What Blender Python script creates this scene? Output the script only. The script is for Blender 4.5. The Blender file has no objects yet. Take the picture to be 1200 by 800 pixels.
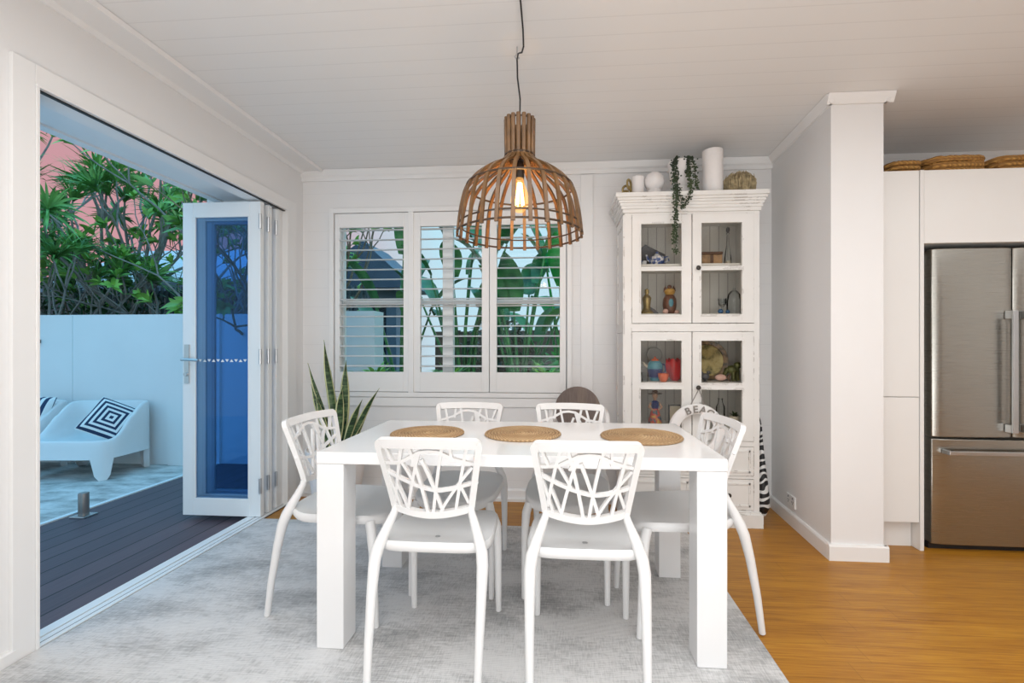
import bpy, math, random
from mathutils import Vector, Matrix
PI = math.pi
R = math.radians
rnd = random.Random(7)
scene = bpy.context.scene
COL = scene.collection

# ---------------------------------------------------------------- helpers
def V(*a):
    return Vector(a)

class MB:
    """collects shapes, then links them as ONE mesh object"""
    def __init__(self):
        self.v = []; self.f = []; self.m = []; self.cur = 0
    def add(self, vs, fs):
        o = len(self.v)
        self.v += [tuple(x) for x in vs]
        self.f += [tuple(i + o for i in f) for f in fs]
        self.m += [self.cur] * len(fs)
        return self
    def box(self, a, b, M=None):
        x0, y0, z0 = a; x1, y1, z1 = b
        if x0 > x1: x0, x1 = x1, x0
        if y0 > y1: y0, y1 = y1, y0
        if z0 > z1: z0, z1 = z1, z0
        vs = [(x0,y0,z0),(x1,y0,z0),(x1,y1,z0),(x0,y1,z0),(x0,y0,z1),(x1,y0,z1),(x1,y1,z1),(x0,y1,z1)]
        if M is not None: vs = [M @ Vector(p) for p in vs]
        return self.add(vs, [(0,3,2,1),(4,5,6,7),(0,1,5,4),(1,2,6,5),(2,3,7,6),(3,0,4,7)])
    def prism(self, poly, d, M=None):
        """poly: 3-D points in order, extruded by vector d"""
        n = len(poly); d = Vector(d)
        vs = [Vector(p) for p in poly] + [Vector(p) + d for p in poly]
        if M is not None: vs = [M @ p for p in vs]
        fs = [tuple(range(n - 1, -1, -1)), tuple(range(n, 2 * n))]
        fs += [(i, (i + 1) % n, n + (i + 1) % n, n + i) for i in range(n)]
        return self.add(vs, fs)
    def tube(self, pts, rad, seg=10, cap=True, closed=False, flat=1.0):
        pts = [Vector(p) for p in pts]; n = len(pts)
        if not isinstance(rad, (list, tuple)): rad = [rad] * n
        tang = []
        for i in range(n):
            if closed: t = pts[(i + 1) % n] - pts[i - 1]
            else: t = pts[min(i + 1, n - 1)] - pts[max(i - 1, 0)]
            tang.append(t.normalized() if t.length > 1e-9 else Vector((0, 0, 1)))
        t0 = tang[0]
        ref = Vector((0, 0, 1)) if abs(t0.z) < .9 else Vector((0, 1, 0))
        u = t0.cross(ref).normalized()
        vs = []
        for i in range(n):
            t = tang[i]
            u = (u - t * u.dot(t)).normalized()
            w = t.cross(u)
            for k in range(seg):
                a = 2 * PI * k / seg
                vs.append(pts[i] + u * (rad[i] * math.cos(a)) + w * (rad[i] * flat * math.sin(a)))
        fs = []
        for i in range(n if closed else n - 1):
            j = (i + 1) % n
            for k in range(seg):
                k2 = (k + 1) % seg
                fs.append((i*seg+k, i*seg+k2, j*seg+k2, j*seg+k))
        if cap and not closed:
            fs.append(tuple(range(seg - 1, -1, -1)))
            fs.append(tuple((n - 1) * seg + k for k in range(seg)))
        return self.add(vs, fs)
    def lathe(self, prof, c=(0, 0, 0), seg=32, M=None, sx=1, sy=1, a0=0):
        """prof: (radius, z) from bottom to top, about the vertical through c"""
        c = Vector(c); n = len(prof); vs = []
        for r, z in prof:
            for k in range(seg):
                a = a0 + 2 * PI * k / seg
                p = Vector((r * math.cos(a) * sx, r * math.sin(a) * sy, z))
                vs.append((M @ p if M is not None else p) + c)
        fs = []
        for i in range(n - 1):
            for k in range(seg):
                k2 = (k + 1) % seg
                fs.append((i*seg+k, i*seg+k2, (i+1)*seg+k2, (i+1)*seg+k))
        if prof[0][0] > 1e-5: fs.append(tuple(range(seg - 1, -1, -1)))
        if prof[-1][0] > 1e-5: fs.append(tuple((n - 1) * seg + k for k in range(seg)))
        return self.add(vs, fs)
    def ball(self, c, r, seg=16, rings=10, s=(1, 1, 1), M=None):
        prof = [(max(1e-6, math.sin(PI * i / rings)) * r, -math.cos(PI * i / rings) * r) for i in range(rings + 1)]
        S = Matrix.Diagonal((s[0], s[1], s[2], 1))
        return self.lathe(prof, c, seg, (M @ S) if M is not None else S)
    def strip(self, pts, nrm, w, t):
        """rectangular bar along pts lying in a surface with normals nrm"""
        n = len(pts); vs = []
        for i in range(n):
            T = (pts[min(i + 1, n - 1)] - pts[max(i - 1, 0)]).normalized()
            N = nrm[i]; S = N.cross(T).normalized()
            ww = w[i] if isinstance(w, (list, tuple)) else w
            for a, b in ((-1, -1), (1, -1), (1, 1), (-1, 1)):
                vs.append(pts[i] + S * (a * ww / 2) + N * (b * t / 2))
        fs = [(0, 1, 2, 3), tuple(4 * (n - 1) + k for k in (3, 2, 1, 0))]
        for i in range(n - 1):
            for k in range(4):
                k2 = (k + 1) % 4
                fs.append((4*i+k, 4*(i+1)+k, 4*(i+1)+k2, 4*i+k2))
        return self.add(vs, fs)
    def leaf(self, p, d, up, L, W, droop=.3, fold=.15, n=5):
        p = Vector(p); d = Vector(d).normalized(); up = Vector(up)
        s = d.cross(up)
        if s.length < 1e-4: s = d.cross(Vector((1, 0, 0)))
        s.normalize(); nn = s.cross(d).normalized()
        vs = []
        for i in range(n + 1):
            t = i / n
            w = W * (math.sin(PI * min(1, .12 + t * .88)) ** .8 if i < n else .03)
            c = p + d * (L * t) - Vector((0, 0, 1)) * (droop * L * t * t)
            vs += [c - s * w / 2 + nn * fold * w, c, c + s * w / 2 + nn * fold * w]
        fs = []
        for i in range(n):
            a = 3 * i
            fs += [(a, a+1, a+4, a+3), (a+1, a+2, a+5, a+4)]
        return self.add(vs, fs)
    def build(self, name, mat, parent=None, smooth=35, bevel=0):
        me = bpy.data.meshes.new(name)
        off = wloc(parent) if parent else Vector((0, 0, 0))
        me.from_pydata([tuple(Vector(p) - off) for p in self.v], [], self.f)
        mats = mat if isinstance(mat, (list, tuple)) else [mat]
        for m in mats: me.materials.append(m)
        if len(mats) > 1: me.polygons.foreach_set('material_index', self.m)
        if smooth:
            me.polygons.foreach_set('use_smooth', [True] * len(me.polygons))
            me.set_sharp_from_angle(angle=R(smooth))
        me.update()
        o = bpy.data.objects.new(name, me); COL.objects.link(o)
        if parent: o.parent = parent
        if bevel:
            md = o.modifiers.new('bevel', 'BEVEL'); md.width = bevel; md.segments = 2
            md.limit_method = 'ANGLE'; md.angle_limit = R(40)
        return o

def wloc(o):
    p = Vector((0, 0, 0))
    while o is not None:
        p += Vector(o.location); o = o.parent
    return p

def tag(o, label=None, cat=None, group=None, kind=None):
    if label: o['label'] = label
    if cat: o['category'] = cat
    if group: o['group'] = group
    if kind: o['kind'] = kind
    return o

def thing(name, loc, label, cat, group=None, kind=None):
    o = bpy.data.objects.new(name, None); COL.objects.link(o)
    o.location = loc; o.empty_display_size = .1
    return tag(o, label, cat, group, kind)

def struct(o, label, cat):
    return tag(o, label, cat, kind='structure')

def copy_tree(o, parent=None):
    c = o.copy(); COL.objects.link(c); c.parent = parent
    for ch in list(o.children): copy_tree(ch, c)
    return c

# ---------------------------------------------------------------- materials
class NT:
    def __init__(self, name):
        self.m = bpy.data.materials.new(name); self.m.use_nodes = True
        self.t = self.m.node_tree; self.n = self.t.nodes; self.l = self.t.links
        self.b = self.n['Principled BSDF']; self.out = self.n['Material Output']
    def node(self, typ, **kw):
        nd = self.n.new(typ)
        for k, v in kw.items():
            if k.startswith('i_'):
                key = k[2:]; key = int(key) if key.isdigit() else key.replace('_', ' ')
                nd.inputs[key].default_value = v
            else: setattr(nd, k, v)
        return nd
    def link(self, a, b): self.l.new(a, b)
    def coord(self, kind='Object'):
        return self.node('ShaderNodeTexCoord').outputs[kind]
    def mapped(self, src, scale=(1, 1, 1), rot=(0, 0, 0)):
        mp = self.node('ShaderNodeMapping'); mp.inputs['Scale'].default_value = scale; mp.inputs['Rotation'].default_value = rot
        self.link(src, mp.inputs['Vector']); return mp.outputs[0]
    def noise(self, vec, scale=5, detail=4, rough=.55):
        nd = self.node('ShaderNodeTexNoise'); nd.inputs['Scale'].default_value = scale
        nd.inputs['Detail'].default_value = detail; nd.inputs['Roughness'].default_value = rough
        self.link(vec, nd.inputs['Vector']); return nd.outputs['Fac']
    def ramp(self, fac, stops, interp='LINEAR'):
        nd = self.node('ShaderNodeValToRGB'); cr = nd.color_ramp; cr.interpolation = interp
        while len(cr.elements) < len(stops): cr.elements.new(.5)
        for e, (p, c) in zip(cr.elements, stops):
            e.position = p; e.color = (*c, 1) if len(c) == 3 else c
        self.link(fac, nd.inputs[0]); return nd.outputs[0]
    def math(self, op, a, b=None, c=None):
        nd = self.node('ShaderNodeMath', operation=op)
        for i, x in enumerate((a, b, c)):
            if x is None: continue
            if isinstance(x, (int, float)): nd.inputs[i].default_value = x
            else: self.link(x, nd.inputs[i])
        return nd.outputs[0]
    def mix(self, fac, a, b, blend='MIX'):
        nd = self.node('ShaderNodeMix', data_type='RGBA', blend_type=blend)
        for i, x in ((0, fac), (6, a), (7, b)):
            if isinstance(x, (int, float)): nd.inputs[i].default_value = x
            elif isinstance(x, tuple): nd.inputs[i].default_value = (*x, 1) if len(x) == 3 else x
            else: self.link(x, nd.inputs[i])
        return nd.outputs[2]
    def sep(self, vec):
        nd = self.node('ShaderNodeSeparateXYZ'); self.link(vec, nd.inputs[0]); return nd.outputs
    def bump(self, h, strength=.3, dist=.01):
        nd = self.node('ShaderNodeBump'); nd.inputs['Strength'].default_value = strength; nd.inputs['Distance'].default_value = dist
        self.link(h, nd.inputs['Height']); self.link(nd.outputs[0], self.b.inputs['Normal'])
    def base(self, x):
        if isinstance(x, tuple): self.b.inputs['Base Color'].default_value = (*x, 1)
        else: self.link(x, self.b.inputs['Base Color'])
    def set(self, **kw):
        for k, v in kw.items(): self.b.inputs[k.replace('_', ' ')].default_value = v
        return self

def plain(name, col, rough=.5, metal=0, var=.06, scale=8, coord='Object', spec=.5, bump=0):
    k = NT(name); k.set(Roughness=rough, Metallic=metal)
    k.b.inputs['Specular IOR Level'].default_value = spec
    nz = k.noise(k.coord(coord), scale)
    lo = tuple(max(0, c * (1 - var)) for c in col); hi = tuple(min(1, c * (1 + var)) for c in col)
    k.base(k.ramp(nz, [(.3, lo), (.7, hi)]))
    if bump: k.bump(nz, bump, .004)
    return k.m

def pos(k):
    return k.node('ShaderNodeNewGeometry').outputs['Position']

M = {}
M['wall'] = plain('white_wall_paint', (.80, .795, .79), .6, var=.012, scale=2, spec=.25)
M['trim'] = plain('white_trim_paint', (.83, .825, .815), .4, var=.01, scale=2, spec=.35)
M['lacquer'] = plain('white_gloss_lacquer', (.82, .82, .82), .14, var=.008, scale=3)
M['plastic'] = plain('white_moulded_plastic', (.77, .77, .765), .38, var=.01, scale=4, spec=.4)
M['cab_white'] = plain('satin_white_cabinet', (.80, .79, .77), .35, var=.01, scale=2)
M['plaster'] = plain('chalk_white_ceramic', (.80, .78, .77), .6, var=.03, scale=12)
M['dark_metal'] = plain('dark_bronze_metal', (.05, .045, .04), .4, .8)
M['chrome'] = plain('chrome', (.75, .75, .76), .18, 1.0, var=.02)
M['steel_plain'] = plain('satin_steel', (.55, .56, .57), .3, 1.0, var=.03)
M['black'] = plain('black_rubber', (.012, .012, .013), .5)
M['socket_plastic'] = plain('outlet_plastic', (.78, .78, .77), .35, var=.01)
M['bamboo'] = plain('bamboo_cane', (.145, .072, .025), .4, var=.4, scale=14)
M['bamboo_dark'] = plain('cane_binding', (.05, .028, .014), .5, var=.3, scale=30)
M['soil'] = plain('potting_soil', (.04, .028, .02), .9, var=.3)
M['bark'] = plain('grey_bark', (.30, .28, .26), .85, var=.35, scale=9, bump=.4)
M['bark_brown'] = plain('brown_bark', (.20, .135, .085), .85, var=.4, scale=9, bump=.4)
M['out_white'] = plain('exterior_white_paint', (.80, .82, .82), .55, var=.02, scale=1.5)
M['out_white2'] = plain('exterior_offwhite_render', (.78, .80, .80), .75, var=.03, scale=1.2)
M['dark_fence'] = plain('dark_grey_fence', (.07, .09, .095), .7, var=.2)
M['brown_fence'] = plain('brown_timber_fence', (.19, .13, .09), .75, var=.35, scale=5)
M['house_wall'] = plain('blue_grey_weatherboard', (.16, .20, .26), .7, var=.12, scale=2)
M['house_dark'] = plain('dark_window_glass', (.02, .025, .035), .15, var=.1)
M['straw'] = plain('dry_grass_straw', (.42, .34, .20), .8, var=.45, scale=40)
M['grass'] = plain('garden_ground', (.07, .11, .04), .9, var=.4, scale=12)
M['lemon'] = plain('teal_glaze', (.08, .28, .36), .2, var=.4, scale=18)
M['orange'] = plain('coral_glaze', (.62, .14, .06), .25, var=.35, scale=25)
M['red_glass'] = plain('red_glass', (.50, .012, .014), .1, var=.25, scale=8)
M['navy'] = plain('cobalt_glaze', (.02, .035, .16), .2, var=.25, scale=20)
M['brass'] = plain('aged_brass', (.36, .27, .11), .35, .6, var=.3, scale=25)
M['verdigris'] = plain('mottled_green_bronze', (.10, .11, .035), .4, .4, var=.6, scale=30)
M['skin'] = plain('painted_skin', (.55, .33, .21), .5, var=.1)
M['cream'] = plain('cream_ceramic', (.66, .60, .48), .4, var=.1)
M['wood_dark'] = plain('dark_carved_wood', (.10, .045, .02), .45, var=.4, scale=20)
M['wood_mid'] = plain('carved_box_wood', (.33, .20, .10), .5, var=.4, scale=22)
M['slate'] = plain('grey_slate_board', (.10, .10, .11), .6, var=.15)
M['owl_yellow'] = plain('ochre_glaze', (.50, .28, .05), .35, var=.3, scale=20)
M['owl_brown'] = plain('chestnut_glaze', (.13, .05, .025), .35, var=.5, scale=26)
M['pink'] = plain('pale_pink_glaze', (.66, .42, .36), .4, var=.15)
M['blue_ball'] = plain('blue_glass_bead', (.03, .12, .28), .08, var=.2)
M['pouf_white'] = plain('painted_white_timber', (.80, .79, .78), .45, var=.02)

# grey-brown planks of the round chair back
k = NT('grey_brown_planks'); k.set(Roughness=.55)
o_ = k.coord('Object')
x_ = k.sep(o_)[0]
pl = k.math('FLOOR', k.math('MULTIPLY', x_, 16.0))
wn = k.node('ShaderNodeTexWhiteNoise', noise_dimensions='1D'); k.link(pl, wn.inputs['W'])
gr = k.noise(k.mapped(o_, (40, 40, 4)), 3, 5)
k.base(k.mix(.4, k.ramp(wn.outputs[0], [(0, (.13, .10, .09)), (1, (.24, .18, .14))]), k.ramp(gr, [(.3, (.09, .07, .065)), (.7, (.26, .20, .17))])))
M['plank_back'] = k.m

# ceiling boards
def boards(name, col, pitch, axis, groove, rough, dark=.82, gcol=None):
    k = NT(name); k.set(Roughness=rough); k.b.inputs['Specular IOR Level'].default_value = .3
    p = k.sep(pos(k))[axis]
    fr = k.math('FRACT', k.math('DIVIDE', p, pitch))
    e = k.math('LESS_THAN', fr, groove / pitch)
    nz = k.noise(pos(k), 1.5)
    c = k.ramp(nz, [(.3, tuple(x * .995 for x in col)), (.7, tuple(min(1, x * 1.01) for x in col))])
    k.base(k.mix(e, c, gcol or tuple(x * dark for x in col)))
    k.bump(k.math('SUBTRACT', 1.0, e), .15, .003)
    return k.m
M['ceiling'] = boards('ceiling_lining_boards', (.80, .795, .785), .11, 1, .005, .5, .915)
M['vj'] = boards('white_wall_lining_boards', (.80, .795, .79), .145, 2, .003, .55, .93)

# bamboo floor
k = NT('honey_bamboo_floor'); k.set(Roughness=.36); k.b.inputs['Specular IOR Level'].default_value = .35
P = pos(k); s = k.sep(P)
row = k.math('FLOOR', k.math('DIVIDE', s[1], .096))
wn = k.node('ShaderNodeTexWhiteNoise', noise_dimensions='1D'); k.link(row, wn.inputs['W'])
off = k.math('ADD', s[0], k.math('MULTIPLY', wn.outputs[0], 3.1))
colid = k.math('FLOOR', k.math('DIVIDE', off, 1.2))
wn2 = k.node('ShaderNodeTexWhiteNoise', noise_dimensions='2D')
cb = k.node('ShaderNodeCombineXYZ'); k.link(row, cb.inputs[0]); k.link(colid, cb.inputs[1]); k.link(cb.outputs[0], wn2.inputs['Vector'])
g1 = k.noise(k.mapped(P, (2.2, 60, 1)), 2.2, 6, .6)
g2 = k.noise(k.mapped(P, (1.0, 14, 1)), 1.6, 4, .6)
gm = k.math('ADD', k.math('MULTIPLY', g1, .6), k.math('MULTIPLY', g2, .4))
c = k.ramp(gm, [(.30, (.20, .075, .006)), (.46, (.40, .165, .015)), (.60, (.52, .245, .022)), (.78, (.60, .33, .045))])
c = k.mix(k.math('MULTIPLY', wn2.outputs[0], .28), c, (.26, .10, .010))
seam = k.math('MAXIMUM', k.math('LESS_THAN', k.math('FRACT', k.math('DIVIDE', s[1], .096)), .02),
              k.math('LESS_THAN', k.math('FRACT', k.math('DIVIDE', off, 1.2)), .0016))
k.base(k.mix(k.math('MULTIPLY', seam, .45), c, (.12, .05, .005)))
k.bump(g1, .04, .002)
M['floor'] = k.m

# distressed grey rug
k = NT('distressed_grey_rug'); k.set(Roughness=.95); k.b.inputs['Specular IOR Level'].default_value = .1
P = pos(k)
b1 = k.noise(k.mapped(P, (1.3, 2.6, 1)), 1.6, 6, .62)
b2 = k.noise(k.mapped(P, (5, 34, 1)), 3.0, 4, .7)
b3 = k.noise(k.mapped(P, (60, 8, 1)), 3.0, 3, .6)
fine = k.math('ADD', k.math('MULTIPLY', b2, .55), k.math('MULTIPLY', b3, .45))
comb = k.math('ADD', k.math('MULTIPLY', b1, .5), k.math('MULTIPLY', fine, .5))
c = k.ramp(comb, [(.36, (.30, .30, .305)), (.45, (.48, .478, .475)), (.53, (.66, .655, .65)), (.68, (.74, .735, .725))])
k.base(c)
wy = k.math('SINE', k.math('MULTIPLY', k.sep(P)[1], 900.0))
k.bump(k.math('ADD', k.math('MULTIPLY', wy, .3), fine), .35, .004)
M['rug'] = k.m

# deck boards along the house
k = NT('dark_composite_deck'); k.set(Roughness=.55)
P = pos(k); s = k.sep(P)
fr = k.math('FRACT', k.math('DIVIDE', s[0], .142))
e = k.math('LESS_THAN', fr, .065)
wn = k.node('ShaderNodeTexWhiteNoise', noise_dimensions='1D'); k.link(k.math('FLOOR', k.math('DIVIDE', s[0], .142)), wn.inputs['W'])
g = k.noise(k.mapped(P, (50, 2, 1)), 2, 4)
c = k.mix(.4, k.ramp(wn.outputs[0], [(0, (.080, .062, .085)), (1, (.13, .09, .115))]), k.ramp(g, [(.3, (.07, .05, .055)), (.7, (.15, .105, .105))]))
k.base(k.mix(e, c, (.008, .007, .009)))
k.bump(k.math('SUBTRACT', 1.0, e), .5, .006)
M['deck'] = k.m

# travertine patio
k = NT('travertine_paving'); k.set(Roughness=.6)
P = pos(k); s = k.sep(P)
n1 = k.noise(k.mapped(P, (1, 2.2, 1)), 3.2, 8, .65)
c = k.ramp(n1, [(.36, (.30, .30, .29)), (.48, (.52, .52, .50)), (.62, (.72, .71, .69))])
e = k.math('MAXIMUM', k.math('LESS_THAN', k.math('FRACT', k.math('DIVIDE', s[0], .61)), .012), k.math('LESS_THAN', k.math('FRACT', k.math('DIVIDE', s[1], .61)), .012))
k.base(k.mix(k.math('MULTIPLY', e, .5), c, (.3, .3, .29)))
M['tile'] = k.m

# distressed white furniture paint
k = NT('distressed_white_paint'); k.set(Roughness=.6)
P = k.coord('Object')
bev = k.node('ShaderNodeBevel', samples=4); bev.inputs['Radius'].default_value = .007
geo = k.node('ShaderNodeNewGeometry')
dp = k.node('ShaderNodeVectorMath', operation='DOT_PRODUCT')
k.link(bev.outputs[0], dp.inputs[0]); k.link(geo.outputs['True Normal'], dp.inputs[1])
edge = k.math('SUBTRACT', 1.0, dp.outputs['Value'])
edge = k.math('GREATER_THAN', edge, .03)
n1 = k.noise(k.mapped(P, (1, 1, 1)), 9, 5, .7)
mask = k.math('MULTIPLY', edge, k.math('GREATER_THAN', n1, .56))
n2 = k.noise(k.mapped(P, (30, 30, 3)), 2.2, 6, .75)
scr = k.math('MULTIPLY', k.math('GREATER_THAN', n2, .70), .35)
wear = k.math('MAXIMUM', k.math('MULTIPLY', mask, .6), scr)
n3 = k.noise(P, 3, 3)
k.base(k.mix(wear, k.ramp(n3, [(.3, (.74, .73, .70)), (.7, (.81, .80, .775))]), (.20, .16, .125)))
M['distress'] = k.m
k = NT('grooved_cabinet_lining'); k.set(Roughness=.65)
P = pos(k); fr = k.math('FRACT', k.math('DIVIDE', k.sep(P)[0], .062)); e = k.math('LESS_THAN', fr, .10)
k.base(k.mix(e, (.68, .67, .64), (.40, .38, .36)))
M['lining'] = k.m

# stainless steel
k = NT('brushed_stainless'); k.set(Metallic=1.0, Roughness=.26)
P = k.coord('Object')
g = k.noise(k.mapped(P, (1, 1, 180)), 3, 3)
g = k.noise(k.mapped(P, (2, 2, 260)), 3, 3)
k.base(k.ramp(g, [(.3, (.37, .36, .325)), (.7, (.44, .43, .395))]))
rr = k.node('ShaderNodeMapRange'); rr.inputs['To Min'].default_value = .22; rr.inputs['To Max'].default_value = .36
k.link(g, rr.inputs['Value']); k.link(rr.outputs[0], k.b.inputs['Roughness'])
M['stainless'] = k.m
M['fridge_side'] = plain('grey_fridge_side', (.30, .295, .28), .4, .6, var=.03)

# woven seagrass: rings seen from above
def woven(name, ring, kind):
    k = NT(name); k.set(Roughness=.75)
    P = k.coord('Object'); s = k.sep(P)
    if kind == 'round':
        r = k.math('SQRT', k.math('ADD', k.math('MULTIPLY', s[0], s[0]), k.math('MULTIPLY', s[1], s[1])))
        a = k.math('ARCTAN2', s[1], s[0])
        rr = k.math('DIVIDE', r, ring)
        w = k.math('SINE', k.math('ADD', k.math('MULTIPLY', k.math('MULTIPLY', a, r), 330.0), k.math('MULTIPLY', rr, 3.6)))
        h = k.math('MULTIPLY', k.math('ABSOLUTE', k.math('SINE', k.math('MULTIPLY', rr, PI))), k.math('ADD', .6, k.math('MULTIPLY', w, .4)))
    else:
        w = k.math('SINE', k.math('ADD', k.math('MULTIPLY', k.math('ADD', s[0], s[1]), 260.0), k.math('MULTIPLY', s[2], 330.0)))
        h = k.math('MULTIPLY', k.math('ABSOLUTE', k.math('SINE', k.math('MULTIPLY', s[2], PI / ring))), k.math('ADD', .6, k.math('MULTIPLY', w, .4)))
    nz = k.noise(P, 26, 4, .7)
    c = k.mix(nz, (.50, .30, .13), (.80, .60, .36)) if kind == 'round' else k.mix(nz, (.42, .19, .035), (.74, .42, .12))
    c = k.mix(k.math('MULTIPLY', k.math('SUBTRACT', 1.0, h), .75), c, (.24, .13, .055) if kind == 'round' else (.12, .048, .010))
    k.base(c); k.bump(h, .8, .006)
    return k.m
M['mat'] = woven('woven_water_hyacinth', .0147, 'round')
M['basket'] = woven('woven_banana_leaf', .026, 'tray')

# leaves
def leafmat(name, a, b, c=None, rough=.45):
    k = NT(name); k.set(Roughness=rough)
    nz = k.noise(k.coord('Object'), 6, 2)
    st = [(.3, a), (.7, b)] if c is None else [(.3, a), (.55, b), (.75, c)]
    k.base(k.ramp(nz, st))
    k.b.inputs['Subsurface Weight'].default_value = 0
    return k.m
M['leaf_mid'] = leafmat('mid_green_leaves', (.07, .19, .05), (.16, .40, .09), (.28, .56, .14))
M['leaf_lime'] = leafmat('fresh_green_leaves', (.12, .32, .06), (.28, .56, .10), (.44, .70, .18))
M['leaf_dark'] = leafmat('dark_green_leaves', (.015, .055, .022), (.04, .12, .045), (.08, .20, .06))
M['leaf_banana'] = leafmat('banana_leaf_green', (.02, .10, .03), (.05, .22, .06), (.11, .34, .09), .3)
M['leaf_vivid'] = leafmat('vivid_green_leaves', (.01, .22, .035), (.02, .40, .06), (.06, .52, .10))
M['pearl'] = leafmat('trailing_pearl_leaves', (.012, .026, .012), (.04, .07, .025), (.10, .14, .06))
# snake plant
k = NT('snake_plant_leaf'); k.set(Roughness=.4)
P = k.coord('Object')
w = k.noise(k.mapped(P, (3, 3, 16)), 3.5, 3, .6)
k.base(k.ramp(w, [(.36, (.010, .028, .013)), (.5, (.03, .075, .026)), (.64, (.12, .19, .075))]))
M['snake'] = k.m
M['snake_edge'] = plain('yellow_leaf_margin', (.55, .55, .28), .45, var=.12)

# glass
def glass(name, tint, gl=1.0, ior=1.45):
    k = NT(name); k.n.remove(k.b)
    tr = k.node('ShaderNodeBsdfTransparent'); tr.inputs[0].default_value = (*tint, 1)
    gs = k.node('ShaderNodeBsdfGlossy'); gs.inputs['Roughness'].default_value = .02; gs.inputs[0].default_value = (gl, gl, gl, 1)
    fr = k.node('ShaderNodeFresnel'); fr.inputs[0].default_value = ior
    mx = k.node('ShaderNodeMixShader')
    k.link(fr.outputs[0], mx.inputs[0]); k.link(tr.outputs[0], mx.inputs[1]); k.link(gs.outputs[0], mx.inputs[2])
    k.link(mx.outputs[0], k.out.inputs['Surface'])
    return k.m
M['glass'] = glass('clear_glass', (.97, .98, .97), ior=1.18)
M['glass_cab'] = glass('cabinet_glass', (.93, .92, .90), ior=1.14)
M['glass_blue'] = glass('blue_tinted_door_glass', (.68, .81, .93), ior=1.25)
M['glass_item'] = glass('clear_glassware', (.96, .975, .98), ior=1.35)
k = NT('glowing_filament'); k.b.inputs['Emission Color'].default_value = (1, .62, .22, 1); k.b.inputs['Emission Strength'].default_value = 14
k.base((1, .6, .2)); M['filament'] = k.m
k = NT('warm_bulb_glass'); k.n.remove(k.b)
tr = k.node('ShaderNodeBsdfTransparent'); tr.inputs[0].default_value = (1, .86, .62, 1)
em = k.node('ShaderNodeEmission'); em.inputs[0].default_value = (1, .55, .2, 1); em.inputs[1].default_value = .35
ad = k.node('ShaderNodeAddShader'); k.link(tr.outputs[0], ad.inputs[0]); k.link(em.outputs[0], ad.inputs[1])
k.link(ad.outputs[0], k.out.inputs['Surface']); M['bulb'] = k.m

# patterned cushions
k = NT('concentric_square_fabric'); k.set(Roughness=.85)
s = k.sep(k.coord('Object'))
ch = k.math('MAXIMUM', k.math('ABSOLUTE', s[0]), k.math('ABSOLUTE', s[2]))
e = k.math('LESS_THAN', k.math('FRACT', k.math('ADD', k.math('DIVIDE', ch, .040), .15)), .5)
k.base(k.mix(e, (.80, .81, .80), (.018, .035, .085))); M['cushion_sq'] = k.m
k = NT('vertical_stripe_fabric'); k.set(Roughness=.85)
s = k.sep(k.coord('Object'))
e = k.math('LESS_THAN', k.math('FRACT', k.math('DIVIDE', s[0], .058)), .5)
k.base(k.mix(e, (.80, .81, .80), (.018, .04, .10))); M['cushion_st'] = k.m
# zebra
k = NT('zebra_print'); k.set(Roughness=.45)
P = k.coord('Object')
wv = k.node('ShaderNodeTexWave', wave_type='BANDS', bands_direction='Z'); wv.inputs['Scale'].default_value = 7.5
wv.inputs['Distortion'].default_value = 8; wv.inputs['Detail'].default_value = 1; wv.inputs['Detail Scale'].default_value = 1.2
k.link(k.mapped(P, (1, 1, 1), (R(25), R(20), 0)), wv.inputs['Vector'])
k.base(k.ramp(wv.outputs['Fac'], [(0, (.008, .008, .01)), (.66, (.75, .75, .74))], 'CONSTANT')); M['zebra'] = k.m
# blue and white china
k = NT('blue_and_white_china'); k.set(Roughness=.18)
nz = k.noise(k.coord('Object'), 38, 3)
k.base(k.ramp(nz, [(.46, (.74, .76, .80)), (.53, (.06, .11, .33))])); M['china'] = k.m
k = NT('painted_dress'); k.set(Roughness=.4)
nz = k.noise(k.coord('Object'), 30, 2)
k.base(k.ramp(nz, [(.38, (.03, .10, .12)), (.47, (.50, .05, .03)), (.54, (.50, .05, .03)), (.6, (.55, .40, .08))], 'CONSTANT')); M['dress'] = k.m
# painted platter
k = NT('painted_platter'); k.set(Roughness=.35)
P = k.coord('Object'); s = k.sep(P)
r = k.math('SQRT', k.math('ADD', k.math('MULTIPLY', s[0], s[0]), k.math('MULTIPLY', s[2], s[2])))
nz = k.noise(P, 16, 4)
rim = k.ramp(k.noise(P, 28, 3), [(.4, (.05, .035, .015)), (.6, (.26, .15, .06))])
cen = k.ramp(nz, [(.36, (.10, .085, .02)), (.5, (.42, .33, .11)), (.66, (.55, .45, .19))])
k.base(k.mix(k.math('GREATER_THAN', r, .105), cen, rim)); M['platter'] = k.m
# corrugated roof
k = NT('pale_metal_roof'); k.set(Roughness=.45)
k.base((.62, .66, .68)); k.bump(k.math('SINE', k.math('MULTIPLY', k.sep(pos(k))[0], 60.0)), .4, .02); M['roof'] = k.m
M['roof_dark'] = plain('dark_blue_roof', (.06, .085, .13), .5, var=.2, scale=3)
M['bgleaf'] = leafmat('distant_foliage', (.02, .07, .03), (.06, .15, .055), (.10, .22, .075), .7)

# ---------------------------------------------------------------- setting
XL, YB, ZC = -1.99, 3.36, 2.50          # left wall, back wall, ceiling
YF, XR = -3.0, 4.4                      # behind the camera, far kitchen side
DY0, DY1, DZ = 1.575, 3.13, 2.13         # bifold opening

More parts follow.
